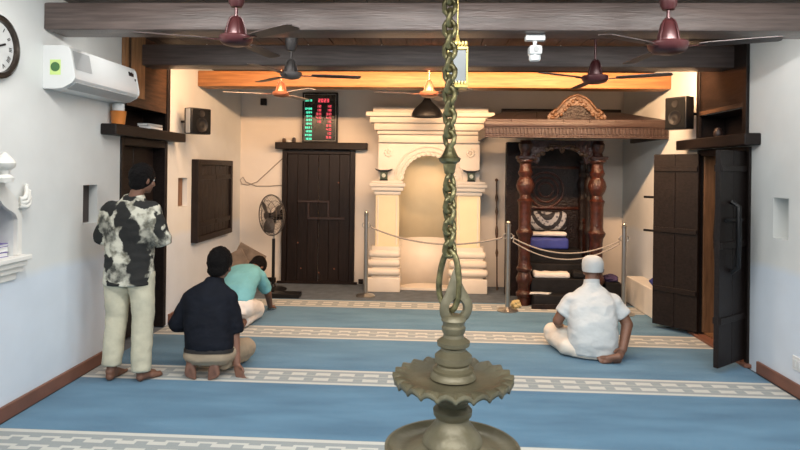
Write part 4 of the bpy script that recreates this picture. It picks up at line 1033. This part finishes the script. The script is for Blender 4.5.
# ------------------------------------------------------------------ carpet
bm = B(); n0, n1 = 24, 48
x0, x1, y0, y1 = XL + .03, XR - .04, YR + .05, 8.03
V = [[bm.verts.new((x0 + (x1 - x0) * i / n0, y0 + (y1 - y0) * j / n1, 0)) for i in range(n0 + 1)] for j in range(n1 + 1)]
for j in range(n1):
    for i in range(n0): bm.faces.new((V[j][i], V[j][i + 1], V[j + 1][i + 1], V[j + 1][i]))
r = bmesh.ops.extrude_face_region(bm, geom=bm.faces[:]); bmesh.ops.translate(bm, vec=(0, 0, -.011), verts=[v for v in r['geom'] if isinstance(v, bmesh.types.BMVert)])
tag(obj('prayer_carpet', bm, CARPET), 'blue wall-to-wall prayer carpet with pale patterned row stripes', 'carpet')
bm = B(); box(bm, (XL + .03, 8.035, -.012), (XR - .23, YB - .03, -.0005)); tag(obj('floor_runner', bm, FLOOR), 'dark blue-grey strip of carpet along the foot of the back wall', 'carpet')

# ------------------------------------------------------------------ people
def cone(bm, p0, r0, p1, r1, n=16, e0=True, e1=True):
    p0 = Vector(p0); p1 = Vector(p1); d = p1 - p0
    if d.length < 1e-5: ball(bm, p0, r0, sub=3); return
    tube(bm, [p0, p1], [r0, r1], n)
    if e0: ball(bm, p0, r0, sub=3)
    if e1: ball(bm, p1, r1, sub=3)
def chain_(bm, pts, e0=True, e1=True):
    for i, ((p0, r0), (p1, r1)) in enumerate(zip(pts, pts[1:])): cone(bm, p0, r0, p1, r1, 16, e0 or i > 0, e1 or i < len(pts) - 2)
def loft(bm, secs, n=28):
    """secs: (centre, half width, half depth, side vector, front vector)"""
    rings = []
    for c, a, b, sx_, fy in secs:
        c = Vector(c); sx_ = Vector(sx_); fy = Vector(fy); row = []
        for k in range(n):
            t_ = 2 * PI * k / n; ct, st_ = math.cos(t_), math.sin(t_)
            ct = math.copysign(abs(ct) ** .85, ct); st_ = math.copysign(abs(st_) ** .85, st_)
            row.append(bm.verts.new(c + sx_ * a * ct + fy * b * st_))
        rings.append(row)
    for a, b in zip(rings, rings[1:]):
        for k in range(n): bm.faces.new((a[k], a[(k + 1) % n], b[(k + 1) % n], b[k]))
    bm.faces.new(rings[0][::-1]); bm.faces.new(rings[-1])
def blob(name, bm, m, parent, vox=.010, smooth=6, wr=0.0, ws=9.0, seed=0, cuts=()):
    bmesh.ops.recalc_face_normals(bm, faces=bm.faces)
    me = bpy.data.meshes.new('tmp'); bm.to_mesh(me); bm.free()
    o = bpy.data.objects.new('tmp', me); COL.objects.link(o)
    r = o.modifiers.new('r', 'REMESH'); r.mode = 'VOXEL'; r.voxel_size = vox; r.use_smooth_shade = True
    if smooth: s = o.modifiers.new('s', 'SMOOTH'); s.iterations = smooth; s.factor = .5
    dg = bpy.context.evaluated_depsgraph_get(); dg.update()
    m2 = bpy.data.meshes.new_from_object(o.evaluated_get(dg)); bpy.data.objects.remove(o); bpy.data.meshes.remove(me)
    b2 = B(); b2.from_mesh(m2); bpy.data.meshes.remove(m2)
    for co, no in cuts:
        bmesh.ops.bisect_plane(b2, geom=b2.verts[:] + b2.edges[:] + b2.faces[:], plane_co=co, plane_no=no, clear_outer=True)
        bmesh.ops.holes_fill(b2, edges=[e for e in b2.edges if e.is_boundary], sides=0)
    b2.normal_update()
    if wr:
        for v in b2.verts:
            q = v.co; n_ = noise.fractal(Vector((q.x * ws, q.y * ws, q.z * ws * 1.6)) + Vector((seed * 3.1, seed, 0)), 1.0, 2.0, 3)
            rdg = 1 - abs(noise.noise(Vector((q.x * ws * .7 + 2 * q.z, q.y * ws * .7, q.z * ws * 1.3 - q.x * 3)) + Vector((seed, 5, 1)))) * 2
            v.co = q + v.normal * wr * (n_ * .6 + rdg * .55)
    if name != 'hair':
        for v in b2.verts: v.co.z = max(v.co.z, .0015)
    return obj(name, b2, m, parent, 80)
def head(bm, c, R, s=1.0):
    """face along local +Y; R is a 3x3 rotation"""
    c = Vector(c); f = lambda p_: c + R @ (Vector(p_) * s)
    ball(bm, f((0, -.012, .022)), (.076 * s, .096 * s, .088 * s), R, 3)
    ball(bm, f((0, .030, -.045)), (.058 * s, .062 * s, .066 * s), R, 3)
    ball(bm, f((0, .064, -.088)), (.026 * s, .022 * s, .022 * s), R, 2)
    cone(bm, f((0, .088, .008)), .010 * s, f((0, .104, -.034)), .016 * s, 10)          # nose
    for sx_ in (-1, 1):
        ball(bm, f((sx_ * .077, -.004, -.012)), (.010 * s, .020 * s, .034 * s), R, 2)    # ears
        cone(bm, f((sx_ * .014, .090, .024)), .010 * s, f((sx_ * .048, .074, .024)), .009 * s, 8)   # brow
        ball(bm, f((sx_ * .016, .094, -.040)), .009 * s, R, 2)
        ball(bm, f((sx_ * .042, .060, -.030)), .028 * s, R, 2)
    ball(bm, f((0, .088, -.062)), (.024 * s, .008 * s, .006 * s), R, 2); ball(bm, f((0, .085, -.072)), (.021 * s, .009 * s, .007 * s), R, 2)
def eyes(c, R, par, s=1.0):
    for sx_ in (-1, 1):
        bm = B(); ball(bm, Vector(c) + R @ (Vector((sx_ * .030, .077, .004)) * s), .012 * s, None, 2); obj('eye', bm, EYE, par, 60)
def hairm(c, R, m, par, s=1.0, low=-.06, th=.014, bulge=0.0):
    bm = B(); c = Vector(c)
    ball(bm, (0, -.014, .026), (.076 + th, .096 + th, .088 + th + bulge), None, 4)
    ball(bm, (0, -.045, -.045), (.064 + th * .6, .055 + th * .6, .062), None, 3)
    b = blob('hair', bm, m, par, .008, 3, .006, 40, 3, cuts=[((0, .052, 0), (0, 1, -.55)), ((0, -.05, low), (0, .55, -1))])
    for v in b.data.vertices: v.co = c + R @ (v.co * s)
    return b
def hand(bm, w, d, n, s=1.0, curl=.4, side=1):
    """wrist w, pointing d, palm normal n; five fingers"""
    d = Vector(d).normalized(); n = Vector(n); n = (n - d * n.dot(d)).normalized(); t_ = d.cross(n) * side
    w = Vector(w); P = lambda a, b, c_: w + (d * a + t_ * b + n * c_) * s
    for b in (-.028, -.010, .010, .028): cone(bm, P(.01, b * .7, 0), .015 * s, P(.085, b, 0), .0125 * s, 10)
    for b, l in ((-.030, .062), (-.010, .076), (.011, .084), (.031, .074)):
        k1 = P(.088, b, 0); k2 = P(.088 + l * .5, b * 1.08, l * .22 * curl); k3 = P(.088 + l * .95 * (1 - .3 * curl), b * 1.1, l * .8 * curl)
        cone(bm, k1, .0105 * s, k2, .0095 * s, 10); cone(bm, k2, .0095 * s, k3, .008 * s, 10)
    cone(bm, P(.02, .026, .004), .014 * s, P(.055, .052, .014), .0115 * s, 10); cone(bm, P(.055, .052, .014), .0115 * s, P(.088, .058, .022), .0095 * s, 10)
def foot(bm, heel, toe, up, s=1.0, side=1):
    h = Vector(heel); d = (Vector(toe) - h); L_ = d.length; d.normalize(); u = Vector(up); u = (u - d * u.dot(d)).normalized(); x = d.cross(u)
    P = lambda a, b, c_: h + d * a * L_ + x * b * s + u * c_ * s
    ball(bm, P(.12, 0, .030), (.034, .038, .034), None, 3)
    cone(bm, P(.12, 0, .036), .033 * s, P(.55, 0, .032), .032 * s); cone(bm, P(.12, 0, .07), .036 * s, P(.62, .006 * side, .034), .028 * s)
    cone(bm, P(.5, -.012, .026), .028 * s, P(.74, -.024, .018), .022 * s); cone(bm, P(.5, .012, .026), .028 * s, P(.76, .024, .020), .022 * s)
    for k, (b, l, r) in enumerate(((.034, 1.0, .015), (.014, .99, .0105), (-.002, .965, .010), (-.018, .93, .0095), (-.033, .88, .009))): cone(bm, P(.74, b * side * .9, .014), r * s, P(l - .03, b * side, .011), r * s * .9, 8)
IX, IY, IZ = Vector((1, 0, 0)), Vector((0, 1, 0)), Vector((0, 0, 1))
def rotv(v, a): return Matrix.Rotation(a, 3, 'X') @ Vector(v)

# --- A: standing man, camouflage shirt
pA = atY(128, 385, 4.86)
A = thing('person', (pA.x, 4.86, 0), 'standing man in black and cream patterned shirt and cream trousers by the left door', 'person')
hc_ = Vector((.085, .035, 1.600)); Rh = Matrix.Rotation(math.radians(-32), 3, 'Z') @ Matrix.Rotation(math.radians(-8), 3, 'X')
bm = B(); head(bm, hc_, Rh, .97); cone(bm, (.035, -.015, 1.42), .056, (.075, .010, 1.56), .050)
loft(bm, [((0, 0, .86), .15, .09, IX, IY), ((0, 0, .98), .145, .085, IX, IY), ((0, 0, 1.15), .145, .085, IX, IY), ((0, 0, 1.32), .165, .09, IX, IY), ((.01, 0, 1.41), .13, .06, IX, IY), ((.03, 0, 1.45), .06, .05, IX, IY)])
LA = [((-.150, -.01, 1.345), .044), ((-.215, -.01, 1.12), .042), ((-.07, .20, 1.10), .030)]
RA = [((.175, -.01, 1.345), .044), ((.265, -.02, 1.12), .042), ((.06, .21, 1.13), .030)]
chain_(bm, LA); chain_(bm, RA); hand(bm, (-.07, .20, 1.10), (1, .25, .05), (0, -1, 0), 1, .4, -1); hand(bm, (.06, .215, 1.13), (-1, .2, .0), (0, -1, 0), 1, .4, 1)
LL = [((-.085, 0, .90), .085), ((-.105, .03, .50), .058), ((-.125, -.02, .10), .038)]
RL = [((.085, 0, .90), .085), ((.105, .03, .50), .058), ((.115, -.02, .10), .038)]
chain_(bm, LL); chain_(bm, RL)
foot(bm, (-.125, -.07, .004), (-.135, .185, .004), IZ, 1, 1); foot(bm, (.105, -.06, .004), (.225, .14, .004), IZ, 1, -1)
blob('body', bm, SKIN, A, .0065, 4); eyes(hc_, Rh, A, .97); hairm(hc_, Rh, HAIR, A, .97, -.095, .011, .012)
bm = B()
loft(bm, [((0, .0, .755), .195, .130, IX, IY), ((0, 0, .85), .195, .130, IX, IY), ((0, 0, 1.02), .186, .124, IX, IY), ((.005, 0, 1.20), .198, .126, IX, IY), ((.01, 0, 1.31), .208, .120, IX, IY), ((.015, 0, 1.40), .178, .098, IX, IY), ((.025, 0, 1.435), .100, .075, IX, IY), ((.035, -.005, 1.485), .068, .066, IX, IY)])
chain_(bm, [((-.150, -.005, 1.345), .080), ((-.213, -.01, 1.14), .070), ((-.165, .08, 1.105), .056)], True, False)
chain_(bm, [((.175, -.005, 1.345), .082), ((.258, -.01, 1.15), .074), ((.278, .0, 1.075), .066)], True, False)
blob('shirt', bm, CAMO, A, .010, 12, .009, 9, 1, cuts=[((0, 0, .768), (0, 0, -1)), ((.03, 0, 1.482), (0, -.3, 1))])
bm = B()
loft(bm, [((0, 0, .76), .19, .125, IX, IY), ((0, 0, .90), .185, .122, IX, IY), ((0, 0, 1.00), .165, .108, IX, IY)])
chain_(bm, [((-.095, 0, .84), .106), ((-.108, .02, .50), .084), ((-.125, -.025, .115), .074)], True, False)
chain_(bm, [((.095, 0, .84), .106), ((.108, .02, .50), .084), ((.115, -.025, .075), .074)], True, False)
blob('trousers', bm, KHAKI, A, .010, 8, .006, 7, 2)

# --- B: man in dark shirt sitting on his heels
oB = Vector((-1.765, 4.86, 0))
Bm = thing('person', oB, 'man in dark navy shirt sitting back on his heels with one hand on the carpet', 'person')
hB = Vector((.030, .30, .885)); RhB = Matrix.Rotation(math.radians(-4), 3, 'Z') @ Matrix.Rotation(math.radians(-14), 3, 'X')
def tor(c, a, b, ang): return (c, a, b, IX, Matrix.Rotation(ang, 3, 'X') @ IY)
bm = B(); head(bm, hB, RhB, 1.08); cone(bm, (.0, .24, .70), .060, (.03, .275, .85), .055)
loft(bm, [tor((.01, .13, .15), .15, .10, -.15), tor((.0, .14, .30), .15, .10, -.15), tor((-.02, .17, .48), .15, .10, -.2), tor((-.03, .21, .60), .16, .10, -.25), tor((-.02, .23, .68), .13, .07, -.25), tor((0, .24, .74), .06, .05, -.25)])
chain_(bm, [((-.17, .22, .60), .045), ((-.285, .19, .40), .042), ((-.22, .44, .30), .032)]); hand(bm, (-.22, .44, .30), (.3, 1, -.1), (0, 0, -1), 1, .3, 1)
chain_(bm, [((.115, .235, .605), .045), ((.188, .20, .38), .044), ((.225, .16, .10), .033)])
hand(bm, (.228, .155, .085), (.30, -.30, -.55), (-.4, -1, .3), 1.0, -.5, -1)
for s in (-1, 1):
    hx = .095 * s - .022
    chain_(bm, [((hx * .9, .17, .24), .085), ((hx + .10 * s, .50, .14), .062), ((hx, .10, .11), .042)])
    foot(bm, (hx, .012, .200), (hx + .008, .020, .004), (0, 1, 0.05), 1.05, -s)
blob('body', bm, SKIN2, Bm, .0065, 4); eyes(hB, RhB, Bm, 1.08); hairm(hB, RhB, HAIR, Bm, 1.10, -.085, .014, .010)
bm = B()
loft(bm, [tor((.01, .12, .215), .190, .135, -.1), tor((.01, .125, .27), .198, .142, -.15), tor((-.015, .16, .42), .195, .135, -.2), tor((-.03, .20, .56), .205, .130, -.25), tor((-.03, .22, .645), .205, .118, -.25), tor((-.02, .235, .705), .150, .090, -.25), tor((.0, .245, .745), .085, .072, -.25), tor((.01, .25, .785), .066, .063, -.25)])
chain_(bm, [((-.170, .22, .605), .084), ((-.283, .19, .41), .072), ((-.26, .28, .37), .058)], True, False)
chain_(bm, [((.120, .235, .61), .084), ((.190, .205, .40), .072), ((.200, .195, .335), .066)], True, False)
blob('shirt', bm, NAVY, Bm, .010, 14, .008, 9, 5, cuts=[((0, 0, .225), (0, 0, -1))])
bm = B()
loft(bm, [tor((.01, .12, .115), .17, .10, 0), tor((.01, .12, .16), .205, .135, 0), tor((.01, .125, .20), .200, .138, 0), tor((.01, .13, .235), .185, .13, 0)])
for s in (-1, 1): chain_(bm, [((.11 * s + .01, .16, .19), .105), ((.20 * s, .50, .13), .085)]); chain_(bm, [((.18 * s, .48, .085), .07), ((.12 * s, .13, .115), .062)], True, False)
blob('trousers', bm, BEIGE, Bm, .010, 5, .008, 9, 6)
bm = B()
loft(bm, [tor((.01, .128, .205), .205, .146, -.1), tor((.01, .130, .234), .203, .146, -.1)]); obj('belt', bm, BELT, Bm, 40)

# --- C: man in turquoise bowing down
oC = Vector((-2.05, 6.40, 0)); Cm = thing('person', oC, 'man in turquoise shirt and white trousers bowing down towards the carpet', 'person')
hC = Vector((.05, .90, .53)); RhC = Matrix.Rotation(math.radians(-25), 3, 'Z') @ Matrix.Rotation(math.radians(-70), 3, 'X')
def tc_(c, a, b, ang):   # torso ring tilted forward by ang
    return (c, a, b, IX, Matrix.Rotation(-ang, 3, 'X') @ IY)
bm = B(); head(bm, hC, RhC); cone(bm, (.02, .70, .51), .058, (.04, .84, .535), .052)
loft(bm, [tc_((.03, .10, .26), .15, .11, 1.0), tc_((.02, .25, .36), .145, .10, 1.1), tc_((0, .45, .45), .15, .10, 1.2), tc_((.0, .60, .49), .16, .09, 1.25), tc_((.01, .69, .51), .11, .06, 1.3)])
chain_(bm, [((.18, .60, .46), .050), ((.22, .74, .24), .042), ((.20, .92, .06), .030)]); hand(bm, (.20, .92, .05), (-.1, 1, -.1), (0, 0, -1), 1, .1, -1)
chain_(bm, [((-.18, .60, .46), .050), ((-.25, .74, .24), .042), ((-.20, .92, .06), .030)]); hand(bm, (-.20, .92, .05), (.1, 1, -.1), (0, 0, -1), 1, .1, 1)
for s in (-1, 1):
    chain_(bm, [((.09 * s + .03, .12, .25), .085), ((.13 * s + .02, .52, .10), .062), ((.10 * s + .02, .10, .07), .045)]); foot(bm, (.10 * s + .02, .06, .11), (.10 * s + .02, -.06, .010), (0, .9, .5), .95, -s)
blob('body', bm, SKIN, Cm, .0065, 4); eyes(hC, RhC, Cm); hairm(hC, RhC, HAIR, Cm, 1.0, -.09, .012, .004)
bm = B()
loft(bm, [tc_((.03, .08, .25), .165, .12, .7), tc_((.025, .19, .345), .185, .13, 1.0), tc_((.01, .36, .44), .19, .125, 1.15), tc_((.0, .52, .49), .20, .12, 1.2), tc_((.0, .62, .51), .18, .10, 1.25), tc_((.015, .69, .52), .11, .08, 1.3), tc_((.02, .74, .525), .07, .065, 1.35)])
chain_(bm, [((.15, .59, .465), .082), ((.212, .71, .29), .066)], True, False); chain_(bm, [((-.15, .59, .465), .082), ((-.24, .71, .29), .066)], True, False)
blob('shirt', bm, TURQ, Cm, .010, 12, .009, 8, 8)
bm = B()
loft(bm, [tc_((.03, .02, .16), .15, .10, .3), tc_((.03, .09, .24), .178, .125, .6), tc_((.03, .20, .30), .172, .12, .9)])
for s in (-1, 1): chain_(bm, [((.095 * s + .03, .10, .22), .112), ((.13 * s + .02, .50, .12), .09)]); chain_(bm, [((.13 * s + .02, .50, .085), .075), ((.10 * s + .02, .10, .085), .072)], True, False)
blob('trousers', bm, WHITEP, Cm, .010, 7, .008, 9, 9)

# --- D: man in white with white cap sitting on the carpet
oD = Vector((1.545, 5.80, 0)); D = thing('person', oD, 'man in white shirt and white skullcap sitting on the carpet facing the pulpit', 'person')
hD = Vector((.035, .165, .780)); RhD = Matrix.Rotation(math.radians(4), 3, 'Z') @ Matrix.Rotation(math.radians(-14), 3, 'X')
bm = B(); head(bm, hD, RhD, 1.0); cone(bm, (.01, .10, .58), .066, (.03, .14, .74), .062)
loft(bm, [tor((0, .0, .06), .17, .12, -.05), tor((0, .0, .20), .18, .13, -.1), tor((0, .03, .36), .18, .13, -.2), tor((0, .07, .48), .18, .11, -.25), tor((0.0, .09, .56), .14, .08, -.25), tor((.005, .10, .62), .07, .06, -.25)])
chain_(bm, [((-.195, .08, .50), .054), ((-.300, .09, .30), .048), ((-.24, .30, .20), .034)]); hand(bm, (-.24, .30, .20), (.3, 1, -.1), (0, 0, -1), 1, .3, 1)
chain_(bm, [((.225, .08, .50), .054), ((.325, .03, .295), .052), ((.245, -.10, .10), .038)]); hand(bm, (.245, -.10, .10), (-.40, -.35, -.45), (.2, -1, .3), 1.05, .25, 1)
chain_(bm, [((-.10, .02, .14), .10), ((-.29, .36, .12), .070), ((-.20, -.0, .07), .046)]); chain_(bm, [((.10, .02, .14), .10), ((.24, .40, .11), .070), ((.16, -.06, .06), .046)])
foot(bm, (.20, -.195, .03), (.0, -.18, .012), (0, -.7, .7), .9, 1); foot(bm, (-.10, -.10, .03), (.06, -.11, .02), (0, 1, .4), .9, 1)
blob('body', bm, SKIN, D, .0065, 4); eyes(hD, RhD, D)
bm = B(); lathe(bm, [(.088, -.012), (.097, -.010), (.103, .02), (.105, .065), (.099, .097), (.080, .125), (.048, .141), (.018, .146), (0, .147)], 40)
for v in bm.verts: v.co = hD + RhD @ (Matrix.Rotation(math.radians(10), 3, 'X') @ Vector((v.co.x * .95, v.co.y * 1.10 - .014, v.co.z - .012)))
cp = obj('cap', bm, WHITEC, D, 50)
bm = B()
loft(bm, [tor((.0, -.02, .04), .200, .150, 0), tor((0, -.015, .16), .222, .170, -.05), tor((0, .01, .32), .220, .165, -.15), tor((0, .05, .44), .222, .150, -.25), tor((0, .075, .52), .212, .125, -.25), tor((.005, .095, .585), .150, .09, -.25), tor((.01, .105, .63), .082, .074, -.25), tor((.015, .11, .668), .070, .069, -.25)])
chain_(bm, [((-.170, .08, .49), .080), ((-.265, .08, .365), .076)], True, False)
chain_(bm, [((.190, .08, .49), .082), ((.298, .055, .365), .078)], True, False)
blob('shirt', bm, WHITEC, D, .010, 14, .011, 8, 12)
bm = B(); loft(bm, [tor((.014, .112, .640), .075, .073, -.25), tor((.018, .116, .690), .070, .068, -.25)]); obj('collar', bm, WHITEC, D, 40)
bm = B()
loft(bm, [tor((0, .0, .015), .18, .14, 0), tor((0, .0, .10), .19, .15, 0), tor((0, .02, .18), .18, .14, 0)])
chain_(bm, [((-.12, .0, .12), .11), ((-.285, .33, .125), .098)]); chain_(bm, [((-.285, .30, .10), .085), ((-.235, -.01, .085), .075), ((-.13, -.08, .06), .05)], True, False)
chain_(bm, [((.12, .02, .13), .11), ((.25, .40, .12), .09)]); chain_(bm, [((.25, .36, .09), .08), ((.17, .02, .08), .065)])
blob('trousers', bm, mat('cream_cotton', (.66, .60, .52), .85, var=.06, scale=6, bump=.3, bscale=12), D, .010, 6, .010, 9, 13, cuts=[((0, 0, .004), (0, 0, -1))])

# ------------------------------------------------------------------ lamps of the room, with one added row
WW, WM, WC, WB = 100, 10, 42, 84
def tube_light(loc, length, col, watts, label, aim, size=.06):
    t = thing('tube_light', loc, label, 'light', 'tube lights')
    bm = B(); box(bm, (-length / 2, -.02, .012), (length / 2, .02, .04), .004); obj('batten', bm, WPL, t)
    for hx in (-length * .35, length * .35): bm = B(); tube(bm, [(hx, 0, .038), (hx, 0, ZC - loc[2] + .001)], .006, 8); obj('hanger', bm, WPL, t)
    bm = B(); tube(bm, [(-length / 2 + .03, 0, 0), (length / 2 - .03, 0, 0)], .012, 10); obj('glass_tube', bm, TUBE, t, 40)
    ld = bpy.data.lights.new('light', 'AREA'); ld.shape = 'RECTANGLE'; ld.size = length; ld.size_y = size; ld.energy = watts; ld.color = col; ld.spread = PI
    lo = bpy.data.objects.new('light', ld); COL.objects.link(lo); lo.location = Vector(loc) + Vector((0, 0, -.02))
    d = Vector(aim); lo.rotation_euler = d.to_track_quat('-Z', 'Y').to_euler()
WARM = (1.0, .60, .325); COOL = (1.0, .985, .955)
side = ('on the left', 'in the middle', 'on the right')
for i, x in enumerate((-1.75, .05, 1.85)):
    tube_light((x, 6.28, 2.87), 1.5, WARM, WW * (.55, 1.25, 1.2)[i], 'warm tube light behind the second beam ' + side[i], (0, 1.25, -.8))
    tube_light((x, 4.78, 2.87), 1.5, COOL, WM, 'unseen white tube light added behind the nearest visible beam ' + side[i], (0, .35, -1))  # row added out of sight to brighten the second beam's front
    tube_light((x, 3.32, 2.87), 1.5, COOL, WC, 'white tube light just out of view above the near fans ' + side[i], (0, .55, -1))
    tube_light((x, -.5, 2.87), 1.5, COOL, WB, 'white tube light at the rear of the hall ' + side[i], (0, .35, -1))

wd = bpy.data.worlds.new('world'); sc.world = wd; wd.use_nodes = True
wd.node_tree.nodes['Background'].inputs[0].default_value = (.5, .55, .6, 1); wd.node_tree.nodes['Background'].inputs[1].default_value = .3
vs = sc.view_settings; vs.view_transform = 'Standard'; vs.look = 'None'; vs.gamma = 1; vs.exposure = -0.24; vs.use_curve_mapping = False
